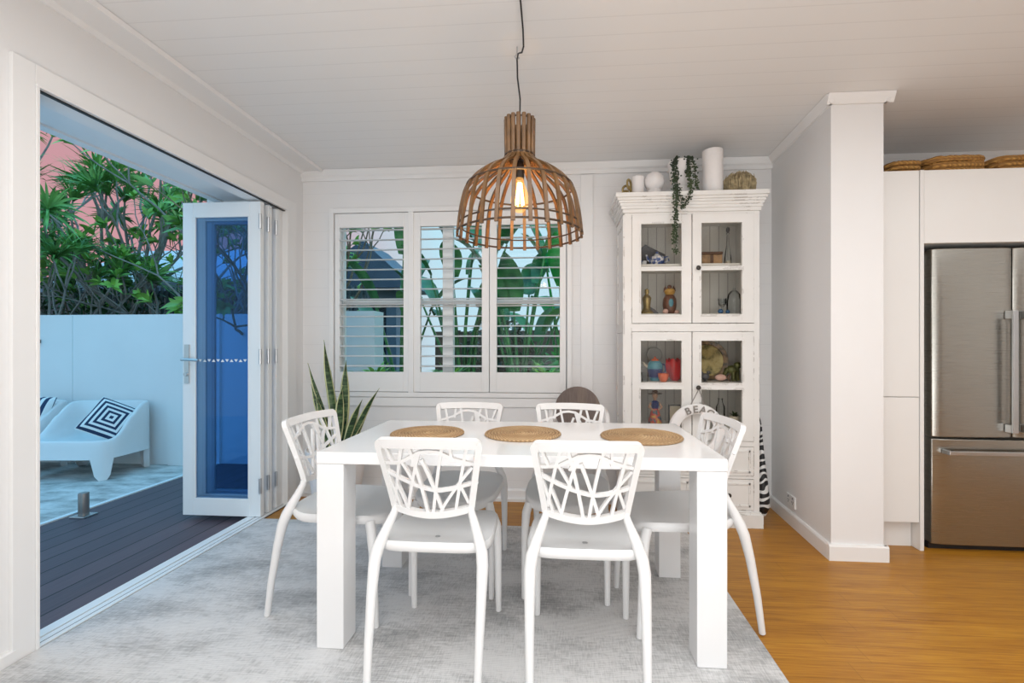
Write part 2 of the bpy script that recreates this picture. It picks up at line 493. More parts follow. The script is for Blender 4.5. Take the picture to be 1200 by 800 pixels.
struct(MB().box((XL - .04, YF, -.12), (XR, YB + .12, 0)).build('floor', M['floor'], smooth=0), 'honey coloured bamboo plank floor across the whole room', 'floor')
struct(MB().box((XL - .12, YF, ZC), (XR + .1, YB + .12, ZC + .1)).build('ceiling', M['ceiling'], smooth=0), 'white ceiling of narrow lining boards', 'ceiling')
w = MB()
w.box((XL - .12, YF, -.12), (XL, DY0 - .0125, ZC)).box((XL - .12, DY0 - .0125, DZ + .0125), (XL, DY1 + .0125, ZC)).box((XL - .12, DY1 + .0125, -.12), (XL, YB + .12, ZC))
struct(w.build('wall_left', M['wall'], smooth=0), 'white left wall around the bifold door opening', 'wall')
# back wall with window hole
WX0, WX1, WZ0, WZ1 = -1.735, .045, .80, 2.165
w = MB()
w.box((XL - .12, YB, 0), (WX0, YB + .12, ZC)).box((WX1, YB, 0), (XR, YB + .12, ZC))
w.box((WX0, YB, 0), (WX1, YB + .12, WZ0)).box((WX0, YB, WZ1), (WX1, YB + .12, ZC))
struct(w.build('wall_back', M['vj'], smooth=0), 'white boarded back wall behind the shutters and display cabinet', 'wall')
# right partition (a short wall ending in a column face)
w = MB(); w.prism([(1.453, 2.555, 0), (1.722, 2.555, 0), (1.722, YB, 0), (1.505, YB, 0)], (0, 0, ZC))
struct(w.build('wall_right', M['wall'], smooth=0), 'white partition wall between the dining area and kitchen', 'wall')
struct(MB().box((XL - .12, YF - .12, 0), (XR + .1, YF, ZC)).build('wall_front', M['wall'], smooth=0), 'white wall behind the viewer', 'wall')
struct(MB().box((XR, YF, 0), (XR + .12, YB + .12, ZC)).build('wall_kitchen', M['wall'], smooth=0), 'white far side wall of the kitchen', 'wall')

# cornices
def profile_run(mb, prof, p0, p1, out):
    """extrude a profile (offset from wall, z) from p0 to p1 along the wall; out = direction into the room"""
    p0 = Vector(p0); p1 = Vector(p1); out = Vector(out)
    mb.prism([p0 + out * a + Vector((0, 0, b)) for a, b in prof], p1 - p0)
    return mb
cor = [(0, ZC - .085), (.018, ZC - .085), (.018, ZC - .06), (.032, ZC - .05), (.032, ZC - .002), (0, ZC - .002)]
mb = profile_run(MB(), cor, (XL, YB, 0), (1.505, YB, 0), (0, -1, 0))
struct(mb.build('trim_1', M['trim'], smooth=0), 'square white cornice along the back wall', 'cornice')
cove = [(0, ZC - .03), (.012, ZC - .03), (.03, ZC - .014), (.15, ZC - .010), (.155, ZC - .022), (.172, ZC - .022), (.18, ZC - .002), (0, ZC - .002)]
mb = profile_run(MB(), cove, (XL, YF, 0), (XL, YB - .03, 0), (1, 0, 0))
struct(mb.build('trim_2', M['wall'], smooth=0), 'white ceiling bead along the left wall', 'cornice')
mb = MB(); c2 = [(0, ZC - .052), (.014, ZC - .052), (.03, ZC - .018), (.036, ZC - .002), (0, ZC - .002)]
nL = Vector((-(YB - 2.555), (1.505 - 1.453), 0)).normalized()
profile_run(mb, c2, (1.453, 2.53, 0), (1.505, YB - .03, 0), nL)
profile_run(mb, c2, (1.425, 2.555, 0), (1.765, 2.555, 0), (0, -1, 0))
profile_run(mb, c2, (1.722, 2.53, 0), (1.722, YB, 0), (1, 0, 0))
struct(mb.build('trim_3', M['trim'], smooth=0), 'white cornice around the top of the partition column', 'cornice')
# baseboards
bb = [(0, 0), (.018, 0), (.018, .075), (.012, .085), (0, .085)]
struct(profile_run(MB(), [(a, b * .62) for a, b in bb], (XL, YF, 0), (XL, 1.50, 0), (1, 0, 0)).build('baseboard_left', M['trim'], smooth=0), 'low white skirting left of the doors', 'skirting')
mb = profile_run(MB(), bb, (XL, YB, 0), (1.505, YB, 0), (0, -1, 0))
mb.box((XL, YB - .04, 0), (.40, YB - .018, .02))
struct(mb.build('baseboard_back', M['trim'], smooth=0), 'white skirting along the back wall', 'skirting')
mb = MB()
profile_run(mb, bb, (1.453, 2.555, 0), (1.505, YB - .02, 0), nL)
profile_run(mb, bb, (1.435, 2.555, 0), (1.740, 2.555, 0), (0, -1, 0))
profile_run(mb, bb, (1.722, 2.54, 0), (1.722, YB, 0), (1, 0, 0))
struct(mb.build('baseboard_right', M['trim'], smooth=0), 'white skirting around the partition wall', 'skirting')
# door casing
mb = MB()
cz = .085
mb.box((XL, DY0 - cz, 0), (XL + .016, DY0 - .012, DZ + cz)).box((XL, DY1 + .012, 0), (XL + .016, DY1 + .12, DZ + cz)).box((XL, DY0 - .012, DZ + .012), (XL + .016, DY1 + .012, DZ + cz))
mb.box((XL - .12, DY0 - .012, 0), (XL + .020, DY0, DZ)).box((XL - .115, 3.082, 0), (XL - .02, DY1, DZ)).box((XL - .12, DY1, 0), (XL + .022, DY1 + .012, DZ)).box((XL - .12, DY0 - .012, DZ), (XL + .022, DY1 + .012, DZ + .012))
struct(mb.build('trim_4', M['trim'], smooth=0, bevel=.002), 'white casing around the bifold door opening', 'door casing')
# threshold track
mb = MB()
mb.cur = 0; mb.box((XL - .10, DY0, -.012), (XL - .048, DY1, .010)).box((XL - .040, DY0, -.012), (XL + .014, DY1, .009))
mb.cur = 1; mb.box((XL - .048, DY0, -.012), (XL - .040, DY1, .002)).box((XL - .012, DY0, .009), (XL - .009, DY1, .0093)).box((XL + .014, DY0, 0), (XL + .019, DY1, .003))
mb.box((XL - .012, DY0, DZ - .006), (XL + .004, DY1, DZ - .0005))
struct(mb.build('trim_5', [M['out_white'], M['black']], smooth=0), 'pale sill track and head track of the bifold doors', 'door track')

# bifold door: three panels folded together, square to the wall
door = thing('door_1', (-2.26, 2.93, 0), 'white glazed bifold door folded open against the far jamb', 'door', kind='structure')
def door_panel(y, x0, x1, handle):
    z0, z1 = .012, 2.115; t = .038; st = .075
    mb = MB()
    mb.box((x0, y, z0), (x0 + st, y + t, z1)).box((x1 - st, y, z0), (x1, y + t, z1))
    mb.box((x0 + st, y, z0), (x1 - st, y + t, z0 + .115)).box((x0 + st, y, z1 - .10), (x1 - st, y + t, z1))
    mb.box((x0 + st, y - .0, z0 + .115), (x0 + st + .014, y + .012, z1 - .10)).box((x1 - st - .014, y, z0 + .115), (x1 - st, y + .012, z1 - .10))
    p = mb.build('door_panel', M['out_white'], door, smooth=0, bevel=.002)
    MB().box((x0 + st, y + .016, z0 + .115), (x1 - st, y + .022, z1 - .10)).build('glass_pane', M['glass_blue'], p, smooth=0)
    if handle:
        h = MB(); h.box((x0 + .018, y - .010, .90), (x0 + .050, y, 1.16))
        h.tube([(x0 + .034, y - .008, 1.06), (x0 + .034, y - .05, 1.06)], .010)
        h.tube([(x0 + .034, y - .05, 1.06), (x0 + .085, y - .052, 1.06), (x0 + .15, y - .048, 1.055)], .009)
        h.tube([(x0 + .034, y - .008, .96), (x0 + .034, y - .022, .96)], .012)
        h.build('handle', M['steel_plain'], p)
        s_ = MB()
        n = 11
        for i in range(n):
            x = x0 + .10 + (x1 - x0 - .2) * i / n
            q = 1 if i % 2 else -1
            s_.prism([(x, y + .0145, 1.052 - .009 * q), (x + .026, y + .0145, 1.052 - .009 * q), (x + .013, y + .0145, 1.052 + .009 * q)], (0, .001, 0))
        s_.build('safety_strip', M['socket_plastic'], p, smooth=0)
    for z in (.22, 1.08, 1.98):
        MB().lathe([(.009, -.05), (.009, .05)], (x1 + .002, y - .006, z), 10).build('hinge', M['steel_plain'], p)
door_panel(2.872, -2.545, -1.995, True)
door_panel(2.955, -2.545, -1.995, False)
door_panel(3.040, -2.545, -1.995, False)

# window: shutters inside, sashes outside
win = thing('window_1', (-.845, YB + .06, WZ0), 'white casement window glazed behind the shutters', 'window', kind='structure')
mb = MB(); y0, y1 = YB + .055, YB + .105
mb.box((WX0, y0, WZ0), (WX0 + .04, y1, WZ1)).box((WX1 - .04, y0, WZ0), (WX1, y1, WZ1)).box((WX0, y0, WZ0), (WX1, y1, WZ0 + .05)).box((WX0, y0, WZ1 - .05), (WX1, y1, WZ1))
mb.box((-.905, y0, WZ0), (-.825, y1, WZ1)).box((WX0, y0 + .01, 1.47), (WX1, y1 - .01, 1.505))
mb.build('window_frame', M['out_white'], win, smooth=0)
MB().box((WX0 + .04, YB + .078, WZ0 + .05), (WX1 - .04, YB + .082, WZ1 - .05)).build('window_pane', M['glass'], win, smooth=0)
# casing and sill apron
mb = MB(); a, b = .035, .022
mb.box((WX0 - a, YB - b, WZ0 - a), (WX0, YB, WZ1 + a)).box((WX1, YB - b, WZ0 - a), (WX1 + a, YB, WZ1 + a)).box((WX0, YB - b, WZ1), (WX1, YB, WZ1 + a)).box((WX0, YB - b, WZ0 - a), (WX1, YB, WZ0))
mb.box((WX0 - .10, YB - .014, WZ0 - .105), (WX1 + .12, YB, WZ0 - a - .004))
mb.box((WX1 + .10, YB - .014, .085), (WX1 + .19, YB, 2.41))
mb.box((-1.150, YB - b, WZ0), (-1.110, YB + .04, WZ1))
struct(mb.build('trim_6', M['trim'], smooth=0, bevel=.002), 'white window casing with apron board below', 'window casing')

def shutter(panels, label):
    """panels: (x0, x1, opening x0, opening x1)"""
    xa = panels[0][0]; xb = panels[-1][1]
    root = thing('plantation_shutter', ((xa + xb) / 2, YB - .01, WZ0), label, 'shutter', 'plantation shutters over the window')
    ya, yb = YB - .012, YB + .022
    for (x0, x1, u0, u1) in panels:
        mb = MB(); z0, z1 = WZ0 + .004, WZ1 - .004; s0, s1, zm = .953, 2.055, 1.487
        mb.box((x0, ya, z0), (u0, yb, z1)).box((u1, ya, z0), (x1, yb, z1)).box((u0, ya, z0), (u1, yb, s0)).box((u0, ya, s1), (u1, yb, z1))
        fr = mb.build('shutter_frame', M['trim'], root, smooth=0, bevel=.002)
        lv = MB()
        zs = [s0 + .045 + .0755 * i for i in range(7)] + [1.468, 1.507] + [1.507 + .0755 * i for i in range(1, 8)]
        for z in zs:
            t = .0055; yc = YB + .005; h = .032
            A = R(6)
            poly = [(-h, 0), (-h * .6, t * .8), (0, t), (h * .6, t * .8), (h, 0), (h * .6, -t * .8), (0, -t), (-h * .6, -t * .8)]
            lv.prism([(u0 + .002, yc + p * math.cos(A) - q * math.sin(A), z + p * math.sin(A) + q * math.cos(A)) for p, q in poly], (u1 - u0 - .004, 0, 0))
        lv.build('louvres', M['trim'], root, smooth=30)
    return root
shutter([(-1.728, -1.148, -1.690, -1.190)], 'left single white louvred shutter panel, nearest the snake plant')
shutter([(-1.112, -.535, -1.060, -.590), (-.530, .038, -.478, -.008)], 'right white double louvred shutter, partly behind the cane pendant lamp')

# ---------------------------------------------------------------- rug and dining table
o = MB().box((-1.970, .55, .0005), (.775, 2.865, .006)).build('area_rug', M['rug'], smooth=0)
tag(o, 'large distressed pale grey woven rug under the dining table', 'rug')
ZR = .006

TX0, TX1, TY0, TY1 = -.925, .590, 1.65, 2.385
table = thing('dining_table', ((TX0 + TX1) / 2, (TY0 + TY1) / 2, ZR), 'white gloss rectangular dining table with square legs on the grey rug', 'table')
MB().box((TX0, TY0, .705), (TX1, TY1, .75)).build('tabletop', M['lacquer'], table, smooth=0, bevel=.003)
L = .105
for x in (TX0 + .001, TX1 - L - .001):
    for y in (TY0 + .001, TY1 - L - .001):
        MB().box((x, y, ZR), (x + L, y + L, .7045)).build('leg', M['lacquer'], table, smooth=0, bevel=.003)

# placemats
def placemat(x, y, r, label):
    n = 13; prof = [(1e-6, .002)]
    prof = []
    for i in range(n):
        for q in (0, .25, .5, .75):
            rr = r * (i + q) / n
            prof.append((max(rr, 1e-6), .006 + .004 * abs(math.sin(PI * (q if q else 0)))))
    prof.append((r, .004)); prof.append((r - .004, 0))
    prof = [(r - .004, .0)] + [(r, .004)] + [p for p in reversed(prof[:-2])]
    o = bpy.data.objects
    mb = MB(); mb.lathe(prof, (x, y, .7505), 64)
    root = thing('placemat', (x, y, .7505), label, 'placemat', 'woven placemats on the dining table')
    ob = mb.build('placemat', M['mat'], root)
    # the mat is one piece: drop the empty and keep the mesh
    ob.parent = None; ob.location = root.location
    for key in ('label', 'category', 'group'): ob[key] = root[key]
    bpy.data.objects.remove(root)
    ob.name = 'placemat'
    return ob
placemat(-.606, 2.025, .166, 'round braided placemat at the left end of the white table')
placemat(-.172, 2.045, .174, 'round braided placemat at the middle of the white table')
placemat(.352, 2.02, .178, 'round braided placemat at the right end of the white table')

# ---------------------------------------------------------------- chairs
def chair_surface(u, v):
    hw = .140 + .043 * v
    x = u * hw
    y = -.132 - .068 * max(v, 0) ** 1.2 - .026 * (1 - u * u)
    z = .562 + .259 * v - .014 * (1 - u * u) * (1 - v) ** 2 + .006 * (1 - u * u) * v
    return Vector((x, y, z))
def chair_normal(u, v):
    e = .01
    du = chair_surface(u + e, v) - chair_surface(u - e, v); dv = chair_surface(u, v + e) - chair_surface(u, v - e)
    return du.cross(dv).normalized()
def cs(mb, uv, w, t, n=10):
    pts = []
    m = len(uv) - 1
    for i in range(n + 1):
        s = i / n * m; j = min(int(s), m - 1); f = s - j
        # smooth polyline by quadratic blend
        if m > 1:
            p = [Vector(q) for q in uv]
            a = p[max(j - 1, 0)]; b = p[j]; c = p[j + 1]; d = p[min(j + 2, m)]
            q = .5 * ((2 * b) + (c - a) * f + (2 * a - 5 * b + 4 * c - d) * f * f + (3 * b - a - 3 * c + d) * f ** 3)
        else: q = Vector(uv[0]).lerp(Vector(uv[1]), f)
        pts.append((q[0], q[1]))
    if callable(w): w = [w(i / n) for i in range(n + 1)]
    mb.strip([chair_surface(*p) for p in pts], [chair_normal(*p) for p in pts], w, t)
def px_uv(x, y):
    v = (545 - y) / (545 - 212); half = 185 + 65 * v
    return ((x - 278) / half, v)

def make_chair():
    root = thing('dining_chair', (0, 0, 0), '', 'chair')
    # seat: rounded-square dished shell
    mb = MB(); seg = 48
    def ring(s, z, dz=0, yoff=0):
        out = []
        for i in range(seg):
            a = 2 * PI * i / seg; c, q = math.cos(a), math.sin(a); n = 4.2
            r = (abs(c) ** n + abs(q) ** n) ** (-1 / n)
            X = .203 * r * c * s; Y = .212 * r * q * s
            X *= 1 - .05 * (Y / .212)
            zz = z - (.022 * max(0, (Y - .12) / .09) ** 2 if Y > .12 else 0) + (.016 * max(0, (-Y - .10) / .11) ** 2 if Y < -.10 else 0)
            out.append((X, Y + .022 + yoff, zz))
        return out
    rings = [ring(.02, .436), ring(.4, .437), ring(.7, .441), ring(.9, .447), ring(.97, .449), ring(1.0, .441), ring(1.0, .424), ring(.97, .413), ring(.86, .411), ring(.3, .411), ring(.02, .411)]
    vs = [p for r_ in rings for p in r_]
    fs = [(i*seg+k, i*seg+(k+1) % seg, (i+1)*seg+(k+1) % seg, (i+1)*seg+k) for i in range(len(rings) - 1) for k in range(seg)]
    fs = [tuple(reversed(f)) for f in fs] + [tuple(range(seg)), tuple((len(rings) - 1) * seg + k for k in range(seg - 1, -1, -1))]
    mb.add(vs, fs)
    seat = mb.build('seat', M['plastic'], root, smooth=50)
    d = MB(); d.lathe([(.010, .4375), (.010, .4395), (.006, .4395), (.005, .4385)], (0, -.075, 0), 16)
    cap = d.build('drain_cap', M['steel_plain'], seat); cap['label'] = 'small grey drain cap'
    # back rest: frame and lattice in one moulding
    mb = MB()
    T = .017
    loop = [(-.965, 0), (-.968, .3), (-.970, .6), (-.972, .84), (-.960, .915), (-.92, .950), (-.84, .957), (-.4, .955), (0, .955), (.4, .955), (.84, .957), (.92, .950), (.960, .915), (.972, .84), (.970, .6), (.968, .3), (.965, 0)]
    cs(mb, loop, lambda f: .022 + .012 * max(0, min(1, 1 - (abs(f - .5) - .20) / .10)), T + .003, 64)
    cs(mb, [(-1.0, .035), (-.5, .02), (0, .012), (.5, .02), (1.0, .035)], .024, T + .002, 16)
    t = .011
    bars = [([(45,345),(130,385),(250,425),(350,435),(500,405)], .013), ([(45,318),(150,312),(240,268),(330,265),(400,298),(510,325)], .012),
            ([(72,240),(108,320)], .011), ([(160,240),(104,505)], .011), ([(120,420),(165,520)], .010), ([(192,240),(266,540)], .012),
            ([(243,262),(168,525)], .011), ([(250,300),(318,480),(335,525)], .012), ([(350,245),(288,540)], .011), ([(386,240),(390,310)], .010),
            ([(462,240),(392,525)], .011), ([(480,335),(318,535)], .010), ([(200,330),(240,265)], .010), ([(66,350),(130,525)], .010), ([(420,420),(450,505)], .010), ([(150,310),(210,410)], .010)]
    for pts, w in bars:
        cs(mb, [px_uv(*p) for p in pts], w, t, 10 if len(pts) > 2 else 5)
    mb.build('backrest', M['plastic'], root, smooth=40)
    for s in (-1, 1):
        lg = MB()
        pts = [(.184, -.275, 0), (.187, -.252, .15), (.189, -.222, .30), (.189, -.198, .395), (.184, -.183, .435), (.170, -.167, .475), (.154, -.150, .515), (.140, -.138, .55), (.134, -.136, .585)]
        rad = [.0125, .0145, .0175, .0205, .021, .0185, .016, .0135, .010]
        lg.tube([(s * a, b, c) for a, b, c in pts], rad, 12)
        lg.build('leg', M['plastic'], root, smooth=50)
        lg = MB()
        pts = [(.186, .222, 0), (.186, .214, .15), (.185, .206, .30), (.180, .198, .38), (.168, .185, .42)]
        lg.tube([(s * a, b, c) for a, b, c in pts], [.0125, .0145, .017, .020, .020], 12)
        lg.build('leg', M['plastic'], root, smooth=50)
    return root
chair0 = make_chair()
spots = [(-.455, 1.722, 0, 'front left white lattice back chair, its back to the viewer'),
         (.086, 1.708, 0, 'front right white lattice back chair, its back to the viewer'),
         (-.50, 2.255, 180, 'back left white lattice back chair facing the viewer across the table'),
         (.035, 2.255, 176, 'back right white lattice back chair in front of the round plank chair back'),
         (-.955, 1.995, -95, 'white lattice back chair at the left head of the table near the open door'),
         (.505, 2.015, 97, 'white lattice back chair at the right head of the table near the display cabinet')]
for i, (x, y, a, lab) in enumerate(spots):
    c = chair0 if i == 0 else copy_tree(chair0)
    c.location = (x, y, ZR + .0014); c.rotation_euler = (0, 0, R(a))
    tag(c, lab, 'chair', 'white lattice chairs around the dining table')

# small round-backed chair against the back wall
ch = thing('round_back_chair', (.115, 3.06, 0), 'small white chair with a round grey-brown plank back against the back wall', 'chair')
mb = MB()
n = 40
mb.prism([(.115 + .158 * math.cos(2 * PI * i / n), 3.135, .71 + .160 * math.sin(2 * PI * i / n)) for i in range(n)], (0, .022, 0))
mb.build('backrest', M['plank_back'], ch, smooth=30, bevel=.003)
mb = MB(); mb.box((-.06, 2.90, .43), (.29, 3.17, .46)); mb.build('seat', M['pouf_white'], ch, smooth=0, bevel=.01)
for sx in (-.04, .27):
    for yy in (2.925, 3.15):
        MB().tube([(sx, yy, 0), (sx, yy, .432)], [.013, .018], 10).build('leg', M['pouf_white'], ch)
for sx in (-.065, .30):
    MB().tube([(sx, 2.94, .445), (sx, 2.94, .66), (sx, 2.98, .70), (sx, 3.14, .71)], .016, 10).build('armrest', M['pouf_white'], ch)
MB().tube([(-.065, 3.17, .705), (.30, 3.17, .705)], .014, 10).build('back_rail', M['pouf_white'], ch)
for sx in (-.065, .30):
    MB().tube([(sx, 3.165, .44), (sx, 3.168, .715)], .014, 10).build('back_post', M['pouf_white'], ch)

# ---------------------------------------------------------------- pendant lamp
LX, LY = -.185, 2.03
lamp = thing('pendant_lamp', (LX, LY, 1.645), 'bamboo cane dome pendant lamp hanging over the table', 'pendant lamp')
for i in range(16):
    a = 2 * PI * i / 16
    MB().tube([(LX + .060 * math.cos(a), LY + .060 * math.sin(a), 1.985), (LX + .062 * math.cos(a), LY + .062 * math.sin(a), 2.172)], .0095, 8).build('neck_cane', M['bamboo'], lamp)
rib_prof = [(.060, 2.000), (.095, 1.965), (.150, 1.935), (.205, 1.895), (.243, 1.845), (.262, 1.780), (.273, 1.715), (.281, 1.640)]
NR = 26
for i in range(NR):
    a = 2 * PI * (i + .5) / NR
    rad = V(math.cos(a), math.sin(a), 0)
    pts = []
    for j in range(len(rib_prof) - 1):
        for q in range(3):
            f = q / 3
            p = [rib_prof[max(j - 1, 0)], rib_prof[j], rib_prof[j + 1], rib_prof[min(j + 2, len(rib_prof) - 1)]]
            cr = lambda kk: .5 * (2 * p[1][kk] + (p[2][kk] - p[0][kk]) * f + (2 * p[0][kk] - 5 * p[1][kk] + 4 * p[2][kk] - p[3][kk]) * f * f + (3 * p[1][kk] - p[0][kk] - 3 * p[2][kk] + p[3][kk]) * f ** 3)
            pts.append(V(LX, LY, 0) + rad * cr(0) + V(0, 0, cr(1)))
    pts.append(V(LX, LY, 0) + rad * rib_prof[-1][0] + V(0, 0, rib_prof[-1][1]))
    nr = []
    for q in range(len(pts)):
        T = (pts[min(q + 1, len(pts) - 1)] - pts[max(q - 1, 0)]).normalized()
        side = T.cross(rad.cross(V(0, 0, 1))); side.normalize()
        nr.append(side)
    mb = MB(); mb.strip(pts, nr, .0155, .010)
    mb.build('bamboo_rib', M['bamboo'], lamp, smooth=40)
def hoop(r, z, t):
    n = 56
    MB().tube([(LX + r * math.cos(2*PI*i/n), LY + r * math.sin(2*PI*i/n), z) for i in range(n)], t, 6, closed=True).build('hoop', M['bamboo_dark'], lamp)
hoop(.062, 2.160, .0035); hoop(.064, 2.005, .006); hoop(.238, 1.860, .0045); hoop(.272, 1.690, .0035); hoop(.281, 1.652, .0045); hoop(.052, 2.10, .003)
mb = MB(); mb.lathe([(.020, 0), (.022, .05), (.016, .075), (.006, .08)], (LX, LY, 1.905), 20)
mb.tube([(LX, LY, 1.98), (LX, LY, 2.19)], .005, 8)
for i in range(4):
    a = PI / 2 * i
    mb.tube([(LX, LY, 1.985), (LX + .06 * math.cos(a), LY + .06 * math.sin(a), 2.0)], .003, 6)
mb.build('bulb_socket', M['dark_metal'], lamp)
bp = [(.001, -.155), (.018, -.150), (.034, -.130), (.041, -.100), (.036, -.062), (.022, -.028), (.016, 0)]
bulb = MB().lathe(bp, (LX, LY, 1.905), 24).build('bulb', M['bulb'], lamp)
mb = MB()
for i in range(6):
    a = 2 * PI * i / 6
    mb.tube([(LX + .008 * math.cos(a), LY + .008 * math.sin(a), 1.885), (LX + .019 * math.cos(a), LY + .019 * math.sin(a), 1.785)], .0030, 6)
mb.build('filament', M['filament'], bulb)
mb = MB()
mb.tube([(LX, LY, 2.18), (LX + .002, LY, 2.26), (LX - .010, LY, 2.36), (LX - .012, LY, 2.44), (LX - .006, LY - .01, 2.462), (LX + .006, LY - .03, 2.452),
         (LX + .014, LY - .05, 2.440), (LX + .024, LY - .08, 2.446), (LX + .028, LY - .16, 2.465), (LX + .030, LY - .30, 2.478), (LX + .034, LY - .48, 2.488)], .0036, 8)
mb.build('cord', M['black'], lamp)
mb = MB(); mb.lathe([(.045, 0), (.042, .012), (.010, .014)][::-1], (LX + .034, LY - .50, 2.484), 20); mb.build('ceiling_rose', M['trim'], lamp)
mb = MB(); mb.tube([(LX - .012, LY, 2.499), (LX - .012, LY, 2.468), (LX - .022, LY, 2.455), (LX - .012, LY, 2.440), (LX - .002, LY, 2.450)], .0032, 8); mb.build('ceiling_hook', M['steel_plain'], lamp)

# ---------------------------------------------------------------- display cabinet
CX0, CX1, CY0, CY1 = .41, 1.256, 2.97, YB - .042
cab = thing('display_cabinet', ((CX0 + CX1) / 2, (CY0 + CY1) / 2, 0), 'tall distressed white glazed display cabinet in the right corner', 'cabinet')
mb = MB()
mb.box((CX0, CY0 + .02, .085), (CX0 + .022, CY1, 2.01)).box((CX1 - .022, CY0 + .02, .085), (CX1, CY1, 2.01))
for z in (.085, .52, 1.255, 2.0): mb.box((CX0 + .022, CY0 + .022, z), (CX1 - .022, CY1 - .012, z + .016))
fw = .046   # face frame
mb.box((CX0, CY0, .085), (CX0 + fw, CY0 + .022, 2.01)).box((CX1 - .034, CY0, .085), (CX1, CY0 + .022, 2.01))
for z0, z1 in ((.085, .105), (.305, .322), (.512, .543), (1.244, 1.294), (1.998, 2.03)): mb.box((CX0 + fw, CY0 + .001, z0), (CX1 - .034, CY0 + .021, z1))
# plank grooves on the side as proud rails
for z0, z1 in ((.09, .16), (.52, .58), (1.24, 1.30), (1.94, 2.0)): mb.box((CX0 - .008, CY0 + .05, z0), (CX0, CY1 - .05, z1))
mb.box((CX0 - .008, CY0 + .004, .09), (CX0, CY0 + .05, 2.0)).box((CX0 - .008, CY1 - .05, .09), (CX0, CY1, 2.0))
mb.build('carcass', M['distress'], cab, smooth=0)
MB().box((CX0 + .022, CY1 - .012, .10), (CX1 - .022, CY1, 2.0)).build('back_panel', M['lining'], cab, smooth=0)
for z in (1.345, 1.668, .900, .60): MB().box((CX0 + .022, CY0 + .030, z), (CX1 - .022, CY1 - .012, z + .016)).build('shelf', M['distress'], cab, smooth=0)
mb = MB(); mb.box((CX0 - .018, CY0 - .022, 0), (CX1 + .016, CY1, .083)).box((CX0 - .010, CY0 - .012, .083), (CX1 + .008, CY1, .095)); mb.build('plinth', M['distress'], cab, smooth=0)
mb = MB()
for z0, z1, e in ((2.01, 2.032, .012), (2.032, 2.050, .022), (2.050, 2.068, .030), (2.068, 2.082, .040), (2.082, 2.098, .050), (2.098, 2.125, .062)):
    mb.box((CX0 - e, CY0 - e, z0), (CX1 + e * .6, CY1, z1))
mb.build('cornice', M['distress'], cab, smooth=0)
def cab_door(x0, x1, z0, z1, g, knob):
    gx0, gx1, (a0, a1), (b0, b1) = g
    y0, y1 = CY0 - .004, CY0 + .018
    mb = MB()
    mb.box((x0, y0, z0), (gx0, y1, z1)).box((gx1, y0, z0), (x1, y1, z1))
    mb.box((gx0, y0, z0), (gx1, y1, a0)).box((gx0, y0, a1), (gx1, y1, b0)).box((gx0, y0, b1), (gx1, y1, z1))
    # inner bead
    for (p, q) in ((a0, a1), (b0, b1)):
        e = .009; yb = y0 - .005
        mb.box((gx0 - e, yb, p - e), (gx0, y0, q + e)).box((gx1, yb, p - e), (gx1 + e, y0, q + e)).box((gx0, yb, p - e), (gx1, y0, p)).box((gx0, yb, q), (gx1, y0, q + e))
    d = mb.build('door', M['distress'], cab, smooth=0)
    for (p, q) in ((a0, a1), (b0, b1)):
        MB().box((gx0 - .002, CY0 + .006, p - .002), (gx1 + .002, CY0 + .009, q + .002)).build('glass_pane', M['glass_cab'], d, smooth=0)
    if knob:
        MB().lathe([(.006, 0), (.006, .014), (.013, .018), (.015, .026), (.010, .033), (1e-5, .035)], (knob[0], y0, knob[1]), 16, Matrix.Rotation(R(90), 4, 'X')).build('knob', M['dark_metal'], d)
xm = .8375
cab_door(.458, xm - .003, 1.298, 1.996, (.516, .772, (1.352, 1.634), (1.660, 1.937)), None)
cab_door(xm + .003, 1.220, 1.298, 1.996, (.895, 1.147, (1.352, 1.634), (1.660, 1.937)), (.871, 1.647))
cab_door(.458, xm - .003, .546, 1.241, (.514, .772, (.600, .872), (.914, 1.184)), None)
cab_door(xm + .003, 1.220, .546, 1.241, (.895, 1.149, (.600, .872), (.914, 1.184)), (.871, .886))
for (x0, x1, kx) in ((.458, xm - .003, .600), (xm + .003, 1.220, 1.06)):
    for (z0, z1) in ((.108, .302), (.325, .509)):
        mb = MB(); y0 = CY0 - .002
        mb.box((x0, y0, z0), (x1, CY0 + .16, z1))
        e = .022; mb.box((x0 + e, y0 - .006, z0 + e), (x1 - e, y0, z0 + e + .010)).box((x0 + e, y0 - .006, z1 - e - .010), (x1 - e, y0, z1 - e)).box((x0 + e, y0 - .006, z0 + e), (x0 + e + .010, y0, z1 - e)).box((x1 - e - .010, y0 - .006, z0 + e), (x1 - e, y0, z1 - e))
        d = mb.build('drawer', M['distress'], cab, smooth=0)
        MB().lathe([(.006, 0), (.006, .014), (.013, .018), (.015, .026), (.010, .033), (1e-5, .035)], (kx, y0, (z0 + z1) / 2), 16, Matrix.Rotation(R(90), 4, 'X')).build('knob', M['dark_metal'], d)

# things on top of the cabinet
ZT = 2.1255
def solo(mb, name, mat, label, cat, group=None, **kw):
    return tag(mb.build(name, mat, **kw), label, cat, group)
solo(MB().lathe([(.034, 0), (.040, .01), (.041, .145), (.037, .15), (.033, .146), (.031, .02), (1e-5, .018)], (.512, 3.06, ZT), 28), 'cup', M['plaster'], 'small white cup at the left end of the cabinet top', 'cup')
mb = MB()
for (cx, cz, r, tilt) in ((.437, .060, .030, 20), (.452, .098, .032, 60), (.426, .030, .026, -30)):
    n = 20; A = R(tilt)
    mb.tube([(cx + r * math.cos(2*PI*i/n) * math.cos(A), 3.05 + r * math.cos(2*PI*i/n) * math.sin(A), ZT + cz + r * math.sin(2*PI*i/n)) for i in range(n)], .0075, 8, closed=True)
solo(mb, 'knot_ornament', M['brass'], 'small brown knotted ring ornament beside the white cup on the cabinet', 'ornament')
